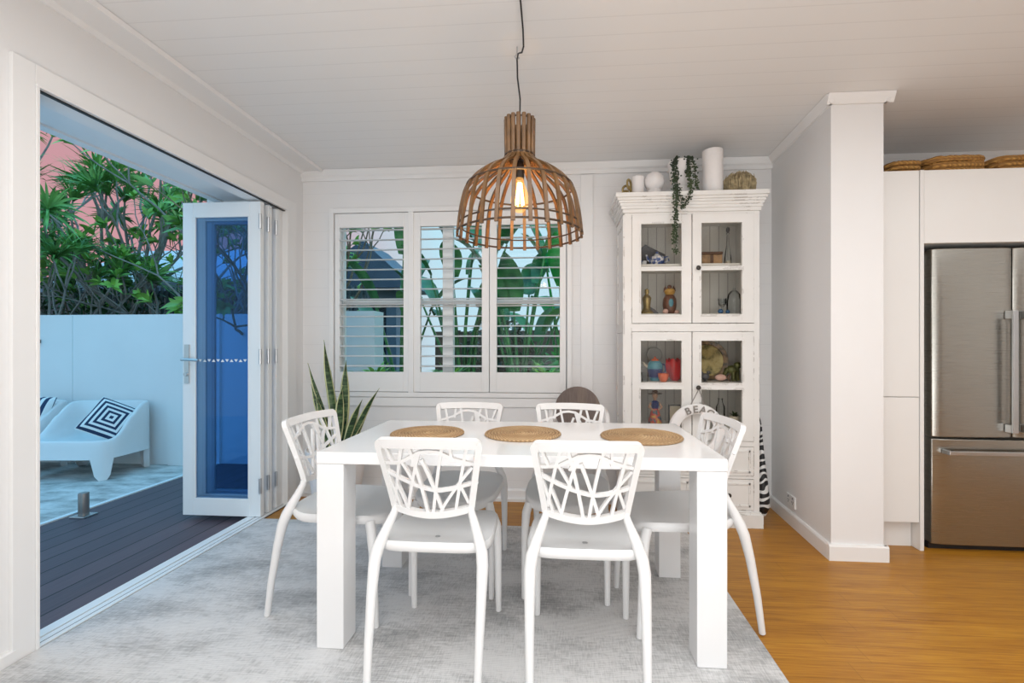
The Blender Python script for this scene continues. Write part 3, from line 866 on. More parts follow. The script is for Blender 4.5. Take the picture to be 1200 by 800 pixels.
solo(MB().lathe([(.046, 0), (.046, .055), (.036, .062)] + [(.066 * math.sin(a), .115 - .066 * math.cos(a)) for a in [R(d) for d in (35, 55, 75, 95, 115, 135, 150)]] + [(.026, .172), (.024, .160)], (.620, 3.06, ZT), 32),
     'vase', M['plaster'], 'round white globe vase on a short foot, on the cabinet top', 'vase')
pl = thing('potted_trailing_plant', (.788, 3.06, ZT), 'white pedestal planter with trailing string of pearls on the cabinet top', 'potted plant')
MB().lathe([(.046, 0), (.046, .07), (.030, .085), (.054, .10), (.072, .14), (.081, .235), (.074, .24), (.060, .235), (.056, .205), (1e-5, .20)], (.788, 3.06, ZT), 32).build('planter', M['plaster'], pl)
MB().lathe([(.056, .205), (1e-5, .216)], (.788, 3.06, ZT), 20).build('soil', M['soil'], pl)
def strand(pts, dens=230):
    mb = MB(); pts = [Vector(p) for p in pts]
    mb.tube(pts, .0016, 5)
    for i in range(len(pts) - 1):
        a, b = pts[i], pts[i + 1]; n = max(2, int((b - a).length * dens * 1.5))
        for j in range(n):
            p = a.lerp(b, rnd.random()) + V(rnd.gauss(0, .009), rnd.gauss(0, .005), rnd.gauss(0, .004))
            mb.ball(p, rnd.uniform(.0042, .0070), 6, 4, (1, 1, .8))
    mb.build('trailing_stem', M['pearl'], pl)
yf = CY0 - .085
zt = ZT + .24
strand([(.775, 3.02, zt - .02), (.745, 2.985, zt + .008), (.722, 2.965, zt - .03), (.718, 2.93, zt - .17), (.716, yf, ZT - .03), (.717, yf, 1.95), (.716, yf, 1.83), (.719, yf + .01, 1.72)])
strand([(.770, 3.03, zt - .02), (.735, 2.99, zt - .005), (.724, 2.96, zt - .10), (.726, 2.93, zt - .19), (.722, yf, ZT - .06), (.706, yf, 1.92), (.702, yf, 1.79)], 200)
strand([(.770, 3.02, zt - .02), (.742, 2.98, zt - .0), (.738, 2.955, zt - .12), (.742, 2.93, zt - .22), (.748, yf, ZT - .06), (.756, yf, 2.02)], 190)
strand([(.800, 3.02, zt - .02), (.812, 2.985, zt + .012), (.815, 2.97, zt - .05), (.812, 2.93, zt - .18), (.806, yf, ZT - .03), (.785, yf, 2.05), (.752, yf, 2.005)])
strand([(.805, 3.02, zt - .02), (.824, 2.985, zt + .006), (.822, 2.97, zt - .10), (.818, 2.93, zt - .20)], 260)
strand([(.815, 3.03, zt - .02), (.842, 2.99, zt + .008), (.856, 2.975, zt - .06), (.858, 2.95, zt - .17), (.860, 2.93, zt - .225)], 260)
solo(MB().lathe([(.062, 0), (.064, .004), (.064, .298), (.061, .30), (.057, .296), (.056, .02), (1e-5, .018)], (.990, 3.04, ZT), 36), 'cylinder_vase', M['plaster'], 'tall white cylinder vase on the cabinet top', 'vase')
bs = thing('straw_basket', (1.163, 3.05, ZT), 'domed straw fringe basket at the right end of the cabinet top', 'basket')
MB().lathe([(.085, 0), (.088, .02), (.084, .07), (.068, .115), (.045, .138), (1e-5, .145)], (1.163, 3.05, ZT), 24).build('basket_body', M['straw'], bs)
mb = MB()
for i in range(340):
    a = rnd.uniform(0, 2 * PI); r0 = rnd.uniform(.02, .07); z0 = .145 - (r0 / .09) ** 2 * .05
    p0 = V(1.163 + r0 * math.cos(a), 3.05 + r0 * math.sin(a), ZT + z0)
    p1 = V(1.163 + .092 * math.cos(a + rnd.gauss(0, .1)), 3.05 + .090 * math.sin(a), ZT + rnd.uniform(.004, .06))
    pm = (p0 + p1) / 2 + V(math.cos(a), math.sin(a), .7) * rnd.uniform(.012, .03)
    mb.tube([p0 + V(rnd.gauss(0, .012), 0, rnd.uniform(-.005, .022)), pm, p1], .0019, 4)
mb.build('straw_fringe', M['straw'], bs)

# things inside the cabinet
S1, S2, S3, S4 = 1.6845, 1.3615, .9165, .6165    # shelf tops
YI = 3.10
t = thing('teapot', (.640, YI, S1), 'blue and white china teapot on the top left shelf of the cabinet', 'teapot')
MB().lathe([(.026, 0), (.030, .004), (.046, .025), (.050, .045), (.042, .066), (.022, .076), (1e-5, .076)], (.645, YI, S1), 24).build('body', M['china'], t)
MB().lathe([(.022, .076), (.016, .084), (.006, .088), (.010, .096), (1e-5, .102)], (.645, YI, S1), 18).build('lid', M['china'], t)
MB().tube([(.605, YI, S1 + .035), (.585, YI, S1 + .048), (.574, YI, S1 + .080)], [.012, .009, .006], 10).build('spout', M['china'], t)
MB().tube([(.688, YI, S1 + .060), (.718, YI, S1 + .066), (.724, YI, S1 + .040), (.690, YI, S1 + .025)], .005, 8).build('handle', M['china'], t)
solo(MB().lathe([(.014, 0), (.020, .02), (.022, .035), (.019, .035), (1e-5, .008)], (.554, YI - .01, S1), 18), 'teacup', M['china'], 'tiny blue and white cup left of the china teapot', 'cup')
mb = MB(); mb.prism([(.522, 3.17, S1), (.522, 3.17, S1 + .115), (.580, 3.17, S1 + .165), (.715, 3.17, S1 + .095), (.715, 3.17, S1)], (0, .012, 0))
solo(mb, 'slate_board', M['slate'], 'dark grey gabled slate board behind the teapot', 'board', smooth=0)
t = thing('trinket_box', (.985, YI, S1), 'brown carved trinket box on the top right shelf of the cabinet', 'box')
MB().box((.925, YI - .045, S1), (1.058, YI + .045, S1 + .068)).build('box_body', M['wood_mid'], t, smooth=0, bevel=.004)
MB().box((.922, YI - .048, S1 + .0685), (1.061, YI + .048, S1 + .086)).build('lid', M['wood_dark'], t, smooth=0, bevel=.004)
MB().box((.980, YI - .0475, S1 + .001), (1.0, YI - .0455, S1 + .067)).build('strap', M['wood_dark'], t, smooth=0)
t = thing('glass_bottle', (1.108, YI, S1), 'tall slender clear glass bottle right of the trinket box', 'bottle')
MB().lathe([(.022, 0), (.024, .01), (.022, .05), (.009, .14), (.007, .205), (.011, .213), (.009, .218)], (1.108, YI, S1), 20).build('bottle_body', M['glass_item'], t)
MB().lathe([(.006, .218), (.013, .235), (.010, .252), (1e-5, .256)], (1.108, YI, S1), 14).build('stopper', M['slate'], t)
MB().lathe([(.019, .003), (.019, .03), (1e-5, .032)], (1.108, YI, S1), 14).build('potpourri', M['cream'], t)
t = thing('figurine', (.58, YI, S2), 'slender olive brass figurine on the second left shelf', 'figurine')
MB().lathe([(.045, 0), (.046, .012), (.030, .03), (.022, .055), (.026, .085), (.030, .11), (.020, .128), (.010, .135), (.016, .150), (.014, .168), (1e-5, .176)], (.578, YI, S2), 20).build('figure_body', M['brass'], t)
MB().prism([(.595, YI - .02, S2), (.660, YI - .02, S2), (.630, YI - .02, S2 + .03), (.600, YI - .02, S2 + .05)], (0, .03, 0)).build('robe_train', M['slate'], t, smooth=0)
t = thing('owl_figurine', (.728, YI, S2), 'brown glazed owl figurine with ochre crown on the second left shelf', 'figurine')
MB().lathe([(.026, 0), (.038, .02), (.046, .06), (.044, .10), (.032, .125), (.024, .132)], (.728, YI, S2), 24).build('owl_body', M['owl_brown'], t)
MB().lathe([(.024, .130), (.034, .145), (.036, .160), (.026, .172), (1e-5, .176)], (.728, YI, S2), 20).build('owl_head', M['owl_yellow'], t)
mb = MB()
for s in (-1, 1): mb.lathe([(.014, 0), (.010, .02), (1e-5, .04)], (.728 + s * .028, YI, S2 + .155), 10)
mb.ball((.728, YI, S2 + .185), .015, 12, 8); mb.build('ears', M['owl_brown'], t)
MB().ball((.728, YI - .044, S2 + .075), .016, 12, 8, (1, .3, 1.7)).build('breast_jewel', M['lemon'], t)
MB().ball((.693, YI - .035, S2 + .018), .020, 12, 8, (1, 1, .9)).build('foot', M['pink'], t); MB().ball((.768, YI - .035, S2 + .0144), .016, 12, 8, (1, 1, .9)).build('foot', M['pink'], t)
for i, (x, r, lab) in enumerate(((1.054, .017, 'blue glass bead, left of the two under the glass bottle shelf'), (1.100, .014, 'blue glass bead, nearer the clear goblet'))):
    solo(MB().ball((x, YI - .02, S2 + r), r, 18, 12), 'glass_bead', M['blue_ball'], lab, 'bead', 'blue glass beads on the cabinet shelf')
t = thing('glass_dome', (1.155, YI + .02, S2), 'clear glass dome ornament on the second right shelf', 'glassware')
MB().lathe([(.048, 0), (.048, .09), (.040, .13), (.022, .155), (.006, .162), (.008, .175), (1e-5, .18)], (1.155, YI + .02, S2), 24).build('dome', M['glass_item'], t)
solo(MB().lathe([(.020, 0), (.006, .006), (.005, .05), (.024, .07), (.027, .11), (.025, .11), (.020, .072), (1e-5, .06)], (1.092, YI + .06, S2), 18), 'wine_glass', M['glass_item'], 'small clear stemmed glass left of the glass dome', 'glass')
t = thing('painted_jug', (.632, YI, S3), 'teal and navy painted jug on the third left shelf', 'jug')
MB().lathe([(.030, 0), (.040, .02), (.050, .07), (.052, .10), (.040, .125), (.030, .135), (.026, .135)], (.632, YI, S3), 24).build('jug_body', M['lemon'], t)
MB().lathe([(.0405, .022), (.0505, .068), (.0515, .080)], (.632, YI, S3), 24).build('navy_band', M['navy'], t)
MB().lathe([(.028, .134), (.020, .146), (.006, .150), (.008, .160), (1e-5, .164)], (.632, YI, S3), 18).build('lid', M['orange'], t)
MB().tube([(.583, YI, S3 + .095), (.560, YI, S3 + .110), (.556, YI, S3 + .125)], [.010, .007, .006], 8).build('spout', M['cream'], t)
MB().tube([(.678, YI, S3 + .115), (.700, YI, S3 + .105), (.698, YI, S3 + .06), (.678, YI, S3 + .05)], .005, 8).build('handle', M['navy'], t)
solo(MB().lathe([(.018, 0), (.030, .02), (.036, .055), (.033, .055), (1e-5, .01)], (.668, YI - .085, S3), 20), 'coral_bowl', M['orange'], 'small coral red bowl in front of the painted jug', 'bowl')
solo(MB().lathe([(.020, 0), (.026, .06), (.024, .06), (.018, .004), (1e-5, .003)], (.556, YI - .05, S3), 18), 'tumbler', M['glass_item'], 'small smoky glass tumbler left of the painted jug', 'glass')
t = thing('red_tulip_bowl', (.762, YI, S3), 'red scalloped tulip shaped glass bowl on the third left shelf', 'bowl')
mb = MB(); n = 40; prof = [(.020, 0), (.030, .01), (.054, .055), (.062, .105), (.055, .14)]
vs = []; fs = []
for i, (r, z) in enumerate(prof):
    for q in range(n):
        a = 2 * PI * q / n; rr = r * (1 + .05 * math.cos(6 * a)); zz = z + (.014 * math.cos(6 * a) if i == len(prof) - 1 else 0)
        vs.append((.764 + rr * math.cos(a), YI + rr * math.sin(a), S3 + zz))
for i in range(len(prof) - 1):
    for q in range(n): fs.append((i*n+q, i*n+(q+1) % n, (i+1)*n+(q+1) % n, (i+1)*n+q))
fs.append(tuple(range(n - 1, -1, -1)))
mb.add(vs, fs); mb.build('bowl_body', M['red_glass'], t, smooth=60)
mb = MB(); mb.tube([(.742, YI, S3 + .12), (.744, YI, S3 + .17), (.746, YI, S3 + .21)], .002, 6); mb.tube([(.758, YI, S3 + .12), (.768, YI, S3 + .165)], .002, 6); mb.build('stirrers', M['glass_item'], t)
t = solo(MB().lathe([(1e-5, 0), (.06, .002), (.105, .008), (.108, .012), (.136, .020), (.138, .016), (.105, .003), (1e-5, -.004)], (0, 0, 0), 48, Matrix.Rotation(R(78), 4, 'X')),
         'platter', M['platter'], 'round ochre painted platter standing on the third right shelf', 'plate')
t.location = (1.005, 3.20, S3 + .136)
solo(MB().lathe([(1e-5, 0), (.05, .003), (.055, .012), (.05, .008)], (0, 0, 0), 32, Matrix.Rotation(R(80), 4, 'X')), 'side_plate', plain('pale_grey_plate', (.40, .40, .39), .4), 'small grey plate leaning behind the painted jug', 'plate').location = (.66, 3.27, S3 + .17)
t = thing('bronze_animal', (1.140, YI, S3), 'mottled green bronze animal figure beside the platter', 'figurine')
mb = MB(); mb.ball((1.138, YI, S3 + .075), .042, 14, 10, (1.0, .7, .75)); mb.ball((1.165, YI - .01, S3 + .105), .024, 12, 8); mb.tube([(1.105, YI, S3 + .08), (1.088, YI, S3 + .05), (1.084, YI, S3 + .01)], [.018, .013, .011], 8)
mb.tube([(1.165, YI, S3 + .07), (1.170, YI, S3 + .004)], [.018, .012], 8); mb.tube([(1.135, YI - .015, S3 + .06), (1.138, YI - .02, S3 + .003)], [.018, .012], 8)
mb.tube([(1.175, YI - .01, S3 + .11), (1.192, YI - .02, S3 + .09), (1.190, YI - .02, S3 + .06)], [.012, .008, .005], 8); mb.build('animal_body', M['verdigris'], t, smooth=70)
t = thing('fish_ornament', (1.05, YI - .05, S3), 'pale pink and brown fish ornament in front of the platter', 'ornament')
MB().ball((1.045, YI - .05, S3 + .028), .028, 14, 10, (1.35, .6, .75)).build('fish_body', M['pink'], t)
MB().prism([(1.078, YI - .054, S3 + .028), (1.108, YI - .054, S3 + .058), (1.100, YI - .054, S3 + .022), (1.106, YI - .054, S3 + .0)], (0, .008, 0)).build('tail', M['wood_dark'], t, smooth=0)
t = thing('rooster_ornament', (.945, YI - .05, S3), 'small dark metal bird ornament at the left foot of the platter', 'ornament')
mb = MB(); mb.ball((.945, YI - .05, S3 + .034), .024, 12, 8, (1.2, .7, .9)); mb.ball((.966, YI - .05, S3 + .06), .012, 10, 6); mb.lathe([(.02, 0), (.004, .006), (.004, .02)], (.945, YI - .05, S3), 12)
mb.prism([(.930, YI - .052, S3 + .03), (.905, YI - .052, S3 + .07), (.922, YI - .052, S3 + .075), (.94, YI - .052, S3 + .05)], (0, .006, 0)); mb.build('bird_body', M['slate'], t)
t = thing('lady_figurine', (.632, YI, S4), 'painted lady figurine in a wide brown hat on the bottom left shelf', 'figurine')
MB().lathe([(.044, 0), (.046, .01), (.042, .05), (.030, .09), (.020, .115)], (.632, YI, S4), 24).build('skirt', M['dress'], t)
MB().lathe([(.020, .113), (.026, .135), (.028, .155), (.012, .168)], (.632, YI, S4), 20).build('bodice', M['navy'], t)
mb = MB(); mb.lathe([(.010, .166), (.010, .180), (.016, .188), (.019, .200), (.015, .214), (1e-5, .220)], (.632, YI, S4), 18)
for s in (-1, 1): mb.tube([(.632 + s * .026, YI, S4 + .152), (.632 + s * .042, YI - .01, S4 + .125), (.632 + s * .016, YI - .034, S4 + .105)], [.008, .007, .005], 8)
mb.build('head_and_arms', M['skin'], t, smooth=60)
mb = MB(); mb.lathe([(1e-5, 0), (.046, .002), (.048, .006), (.022, .010), (.018, .028), (1e-5, .032)], (.632, YI + .004, S4 + .208), 24, Matrix.Rotation(R(-14), 4, 'X')); mb.build('hat', M['wood_dark'], t)
t = thing('picture_frame', (.765, YI, S4), 'small grey standing picture frame on the bottom left shelf', 'picture frame')
mb = MB(); mb.box((.722, YI, S4), (.730, YI + .01, S4 + .14)).box((.800, YI, S4), (.808, YI + .01, S4 + .14)).box((.722, YI, S4 + .132), (.808, YI + .01, S4 + .14)).box((.722, YI, S4), (.808, YI + .01, S4 + .008)); mb.build('frame', M['slate'], t, smooth=0)
MB().box((.730, YI + .003, S4 + .008), (.800, YI + .006, S4 + .132)).build('picture', M['cream'], t, smooth=0)
solo(MB().lathe([(.026, 0), (.028, .01), (.028, .13), (.016, .155), (.014, .18), (.017, .182), (.016, .186)], (1.06, YI, S4), 22), 'glass_decanter', M['glass_item'], 'clear glass decanter on the bottom right shelf', 'bottle')
t = thing('potted_succulent', (1.15, YI, S4), 'small dark succulent in a pot on the bottom right shelf', 'potted plant')
MB().lathe([(.024, 0), (.032, .07), (.028, .07), (1e-5, .06)], (1.15, YI, S4), 18).build('pot', M['cream'], t)
mb = MB()
for i in range(26):
    a = rnd.uniform(0, 2 * PI); el = rnd.uniform(.2, 1.3)
    mb.leaf((1.15, YI, S4 + .062), (math.cos(a) * math.cos(el), math.sin(a) * math.cos(el), math.sin(el)), (0, 0, 1), rnd.uniform(.035, .06), .014, .2)
mb.build('foliage', M['pearl'], t)

# life ring hanging on the lower cabinet door
RX, RY, RZ = .853, 2.918, .612
ring = thing('life_ring', (RX, RY, RZ), 'white wooden life ring reading BEACH hanging from the cabinet knob', 'wall ornament')
mb = MB(); prof = [(.112, .0), (.108, .008), (.112, .020), (.140, .026), (.170, .020), (.176, .008), (.172, 0)]
n = 64; vs = []; fs = []
for i in range(n):
    a = 2 * PI * i / n
    for r, d in prof: vs.append((RX + r * math.cos(a), RY + .013 - d, RZ + r * math.sin(a)))
m_ = len(prof)
for i in range(n):
    for j in range(m_): fs.append((i*m_+j, ((i+1) % n)*m_+j, ((i+1) % n)*m_+(j+1) % m_, i*m_+(j+1) % m_))
mb.add(vs, fs); mb.build('ring', M['pouf_white'], ring, smooth=50)
dg = None
lt = MB()
for chx, ang in (('B', 114), ('E', 95), ('A', 76), ('C', 57), ('H', 38)):
    cu = bpy.data.curves.new('glyph', 'FONT'); cu.body = chx; cu.size = .062; cu.extrude = .0025; cu.offset = .0012; cu.align_x = 'CENTER'; cu.align_y = 'CENTER'
    to = bpy.data.objects.new('glyph', cu); COL.objects.link(to)
    bpy.context.view_layer.update()
    me = to.to_mesh()
    a = R(ang)
    Mx = Matrix.Translation((RX + .140 * math.cos(a), RY - .0155, RZ + .140 * math.sin(a))) @ Matrix.Rotation(-(a - PI / 2), 4, 'Y') @ Matrix.Rotation(PI / 2, 4, 'X')
    lt.add([Mx @ v.co for v in me.vertices], [tuple(p.vertices) for p in me.polygons])
    to.to_mesh_clear(); bpy.data.objects.remove(to)
M['letter'] = plain('weathered_grey_letters', (.25, .23, .21), .6, var=.3, scale=60)
o = lt.build('lettering', M['letter'], ring, smooth=0); o['label'] = 'raised grey letters reading BEACH'
mb = MB(); mb.tube([(RX - .035, RY, RZ + .172), (.866, 2.935, .868), (.871, 2.945, .882), (.876, 2.935, .868), (RX + .045, RY, RZ + .170)], .0032, 6); mb.build('rope', M['letter'], ring)

# zebra print bag on the side of the cabinet
zb = thing('zebra_bag', (1.318, 3.10, .02), 'zebra striped drop shaped bag hanging between cabinet and right wall', 'bag')
MB().lathe([(1e-5, .0), (.030, .01), (.050, .06), (.052, .12), (.044, .20), (.030, .31), (.018, .42), (.009, .52), (.005, .60)], (1.322, 3.10, .03), 24, sx=.92, sy=1.3).build('bag_body', M['zebra'], zb)
n = 16
MB().tube([(1.322, 3.10, .62), (1.315, 3.10, .66), (1.300, 3.10, .70), (1.275, 3.10, .70)], .004, 6).build('strap', M['black'], zb)

# power outlet on the right wall
t = thing('power_outlet', (1.48, 3.02, .15), 'white double power outlet low on the right wall', 'power outlet')
A = math.atan2(1.505 - 1.453, YB - 2.555)
Mo = Matrix.Translation((1.453 + (3.03 - 2.555) * math.tan(A), 3.03, .155)) @ Matrix.Rotation(-A, 4, 'Z')
MB().box((-.010, -.062, -.037), (-.0005, .062, .037), Mo).build('outlet_plate', M['socket_plastic'], t, smooth=0, bevel=.002)
for s in (-1, 1):
    mb = MB()
    mb.box((-.0115, s * .030 - .004, .016), (-.010, s * .030 + .004, .028), Mo)
    for dy, dz in ((-.008, .0), (.008, .0), (0, -.012)): mb.box((-.0112, s * .030 + dy - .0014, dz - .006), (-.010, s * .030 + dy + .0014, dz + .004), Mo)
    mb.build('socket', M['slate'], t, smooth=0)

# ---------------------------------------------------------------- snake plant
sp = thing('snake_plant', (-1.545, 3.02, 0), 'tall snake plant with yellow edged leaves in a white pot in the left corner', 'potted plant')
MB().lathe([(.135, 0), (.140, .006), (.198, .44), (.200, .45), (.190, .45), (.182, .42), (1e-5, .415)], (-1.545, 3.02, 0), 40).build('pot', M['plaster'], sp)
MB().lathe([(.180, .418), (1e-5, .425)], (-1.545, 3.02, 0), 24).build('soil', M['soil'], sp)
def snake_leaf(bx, by, tx, ty, tz, w, tw):
    P0 = V(-1.545 + bx, 3.02 + by, .42); P3 = V(tx, ty, tz)
    Lz = tz - .42; n = 14
    pts = []
    for i in range(n + 1):
        f = i / n
        p = P0.lerp(P3, f); hx = (P3 - P0); 
        p.x = P0.x + hx.x * f ** 1.25; p.y = P0.y + hx.y * f ** 1.25
        p.x += .008 * math.sin(f * 5 + tw); pts.append(p)
    mb = MB(); vs = []
    for i, p in enumerate(pts):
        f = i / n
        ww = w * (.50 + .50 * max(0, math.sin(PI * max(0, min(1, f * 1.02 - .02)))) ** 1.4) * (1 if f < .72 else max(.02, 1 - ((f - .72) / .28) ** 1.5))
        a = tw + .9 * f; s = V(math.cos(a), math.sin(a), 0) * ww / 2; nn = V(-math.sin(a), math.cos(a), 0)
        for q, d in ((-1, .010), (-.70, .004), (-.68, .004), (0, -.004), (.68, .004), (.70, .004), (1, .010)):
            vs.append(p + s * q + nn * d * ww / w)
    c = 7
    for i in range(n):
        for j in range(c - 1):
            mb.cur = 1 if j in (0, 5) else 0
            a_ = i * c + j
            if j == 0 and i == 0: base_n = len(mb.v); mb.v += [tuple(v) for v in vs]
            mb.f.append((base_n + a_, base_n + a_ + 1, base_n + a_ + c + 1, base_n + a_ + c)); mb.m.append(mb.cur)
    o = mb.build('leaf', [M['snake'], M['snake_edge']], sp, smooth=60)
    md = o.modifiers.new('thick', 'SOLIDIFY'); md.thickness = .004
for a in [(-0.010, 0.000, -1.618, 3.000, 1.193, 0.056, 0.20),
          (-0.050, 0.020, -1.734, 3.000, 1.034, 0.040, 0.50),
          (-0.040, -0.050, -1.681, 2.950, 0.892, 0.040, 0.30),
          (0.000, 0.050, -1.595, 3.050, 0.979, 0.034, 0.40),
          (0.030, 0.000, -1.450, 2.980, 1.056, 0.064, -0.20),
          (0.020, -0.060, -1.449, 2.930, 0.889, 0.062, 0.10),
          (0.070, -0.020, -1.205, 2.950, 0.866, 0.046, -0.10),
          (0.060, -0.050, -1.309, 2.920, 0.794, 0.054, 0.10),
          (0.080, 0.020, -1.273, 3.000, 0.774, 0.044, 0.20),
          (-0.030, -0.070, -1.617, 2.900, 0.828, 0.040, 0.00)]:
    snake_leaf(*a)

# ---------------------------------------------------------------- kitchen
KY = 2.70
ku = thing('pantry_cabinet', (1.88, 3.03, 0), 'narrow white pantry cabinet between the column and the fridge', 'cabinet')
MB().box((1.727, KY + .022, .15), (2.010, YB - .006, 2.138)).build('carcass', M['cab_white'], ku, smooth=0)
MB().box((1.727, KY + .06, .0005), (2.010, YB - .006, .1495)).build('kickboard', M['cab_white'], ku, smooth=0)
MB().box((1.727, KY, .158), (2.0095, KY + .020, .861)).build('door', M['cab_white'], ku, smooth=0, bevel=.0015)
MB().box((1.727, KY, .865), (2.0095, KY + .020, 2.138)).build('door', M['cab_white'], ku, smooth=0, bevel=.0015)
solo(MB().box((2.013, KY - .004, .0005), (2.033, YB - .006, 2.139)), 'end_panel', M['cab_white'], 'tall white end panel beside the fridge', 'panel', smooth=0, bevel=.001)
ov = thing('overhead_cabinet', (2.5, 3.03, 1.728), 'white overhead cabinet above the stainless fridge', 'cabinet')
MB().box((2.036, KY + .022, 1.728), (2.985, YB - .006, 2.138)).build('carcass', M['cab_white'], ov, smooth=0)
MB().box((2.037, KY, 1.728), (2.984, KY + .020, 2.138)).build('door', M['cab_white'], ov, smooth=0, bevel=.0015)
solo(MB().box((2.988, KY - .004, .0005), (3.008, YB - .006, 2.139)), 'end_panel', M['cab_white'], 'tall white end panel on the far side of the fridge', 'panel', smooth=0, bevel=.001)

fr = thing('refrigerator', (2.51, 3.02, 0), 'stainless steel french door refrigerator in the white cabinet recess', 'refrigerator')
FX0, FX1 = 2.088, 2.932
MB().box((FX0 - .018, KY + .075, .03), (FX1 + .018, YB - .03, 1.685)).build('body', M['fridge_side'], fr, smooth=0, bevel=.004)
MB().box((FX0, KY + .04, .0), (FX1, YB - .06, .0295)).build('kick_grille', M['black'], fr, smooth=0)
def fdoor(name, x0, x1, z0, z1):
    # gently bowed front with rounded edges
    mb = MB(); n = 16; poly = []
    for i in range(n + 1):
        f = i / n; x = x0 + (x1 - x0) * f
        g = abs(2 * f - 1); y = KY + .006 - .006 * (1 - g * g)
        e = min(f, 1 - f) * (x1 - x0)
        if e < .02: y += .012 * (1 - e / .02) ** 2
        poly.append((x, y, z0))
    poly += [(x1, KY + .070, z0), (x0, KY + .070, z0)]
    mb.prism(poly[::-1], (0, 0, z1 - z0))
    return mb.build(name, M['stainless'], fr, smooth=30, bevel=.004)
d1 = fdoor('door', FX0, 2.508, .640, 1.698)
d2 = fdoor('door', 2.514, FX1, .640, 1.698)
d3 = fdoor('freezer_drawer', FX0, FX1, .035, .628)
for dd, x in ((d1, 2.472), (d2, 2.550)):
    mb = MB(); mb.box((x - .014, KY - .048, .672), (x + .014, KY - .036, 1.345))
    for z in (.672, 1.30): mb.box((x - .014, KY - .036, z), (x + .014, KY + .002, z + .045))
    mb.build('handle', M['steel_plain'], dd, smooth=0, bevel=.003)
mb = MB(); mb.box((2.132, KY - .05, .548), (2.888, KY - .036, .572))
for x in (2.132, 2.868): mb.box((x, KY - .036, .548), (x + .02, KY + .003, .572))
mb.build('handle', M['steel_plain'], d3, smooth=0, bevel=.003)
# inside of the fridge recess
# woven trays above
def tray(x0, x1, y0, y1, z0, h, label):
    root = thing('woven_tray', ((x0 + x1) / 2, (y0 + y1) / 2, z0), label, 'tray', 'woven trays on top of the kitchen cabinets')
    mb = MB(); rows = 3; t = h / (2 * rows); cx, cy = (x0 + x1) / 2, (y0 + y1) / 2
    for r_ in range(rows):
        n = 72; pts = []; jit = rnd.uniform(-.004, .004)
        for i in range(n):
            a = 2 * PI * i / n; q = 5.5; c, s = math.cos(a), math.sin(a); rr = (abs(c) ** q + abs(s) ** q) ** (-1 / q)
            g = 1 if r_ != 1 else .985
            pts.append((cx + ((x1 - x0) / 2 - t) * rr * c * g + jit + rnd.gauss(0, .0015), cy + ((y1 - y0) / 2 - t) * rr * s * g + rnd.gauss(0, .0015), z0 + t * (2 * r_ + 1) + rnd.gauss(0, .0016)))
        mb.tube(pts, t * 1.04, 8, closed=True)
    mb.build('braided_rim', M['basket'], root, smooth=60)
    mb = MB(); mb.box((x0 + t * 2, y0 + t * 2, z0 + .002), (x1 - t * 2, y1 - t * 2, z0 + h * .8)); mb.build('woven_base', M['basket'], root, smooth=0)
tray(1.90, 2.098, KY + .05, 3.25, 2.1395, .080, 'woven tray nearest the column on top of the pantry cabinet')
tray(2.106, 2.448, KY + .04, 3.25, 2.1395, .100, 'longest woven tray in view, middle of the row above the fridge')
tray(2.458, 2.78, KY + .04, 3.25, 2.1395, .092, 'woven tray cut by the right edge of the view above the fridge')

# ---------------------------------------------------------------- outdoors
ZD, ZP = -.03, -.05
o = MB().box((-3.40, -1.5, -.12), (XL - .101, 6.5, ZD)).build('deck_floor', M['deck'], smooth=0); struct(o, 'dark timber look deck outside the bifold doors', 'deck')
o = MB().box((-3.445, -1.5, -.12), (-3.405, 6.5, -.022)).build('deck_edge_trim', M['out_white'], smooth=0); struct(o, 'pale edging strip between deck and paving', 'edging')
o = MB().box((-9, -1.5, -.14), (-3.45, 4.40, ZP)).build('patio_floor', M['tile'], smooth=0); struct(o, 'pale travertine paved patio', 'paving')
o = MB().box((-16, 4.40, -.2), (8, 20, -.125)).build('garden_ground', M['grass'], smooth=0); struct(o, 'garden ground beyond the patio wall', 'ground')
mb = MB(); mb.box((-9, 4.30, -.14), (-1.84, 4.45, 1.47)); mb.box((-2.14, 4.26, -.14), (-1.80, 4.48, 1.49)); mb.box((-3.95, 4.275, -.14), (-3.40, 4.30, 1.472)); mb.box((-5.03, 4.294, -.14), (-5.015, 4.30, 1.46))
struct(mb.build('garden_wall', M['out_white2'], smooth=0), 'low rendered white garden wall across the back of the patio', 'garden wall')
mb = MB()
mb.box((-2.44, -1.5, 2.20), (XL - .121, 3.10, 2.26)); mb.box((-2.50, -1.5, 2.19), (-2.44, 3.10, 2.30)); mb.box((-2.56, -1.5, 2.23), (-2.50, 3.10, 2.32))
mb.box((-2.56, 3.10, 2.10), (XL - .121, 3.22, 2.40))
struct(mb.build('eave_soffit', M['out_white'], smooth=0), 'painted eave soffit and beam outside above the doors', 'eave')
# wall mounted hook
MB_ = MB().box((-5.42, 4.27, 1.18), (-5.37, 4.2995, 1.215)); solo(MB_, 'wall_hook', M['dark_fence'], 'small dark fitting high on the garden wall at left', 'hook', smooth=0)

def spigot(x, y, label):
    t = thing('fence_spigot', (x, y, ZD), label, 'fence spigot', 'glass fence spigots on the deck edge')
    MB().box((x - .055, y - .05, ZD + .0005), (x + .055, y + .05, ZD + .012)).build('base_plate', M['steel_plain'], t, smooth=0, bevel=.003)
    mb = MB()
    for s in (-1, 1): mb.lathe([(.026, 0), (.027, .004), (.027, .148), (.024, .152), (1e-5, .153)], (x + s * .010, y, ZD + .012), 20, sx=.62)
    mb.build('clamp_post', M['fridge_side'], t)
spigot(-3.30, 2.90, 'steel fence spigot clamp standing on the deck edge, fully in view')

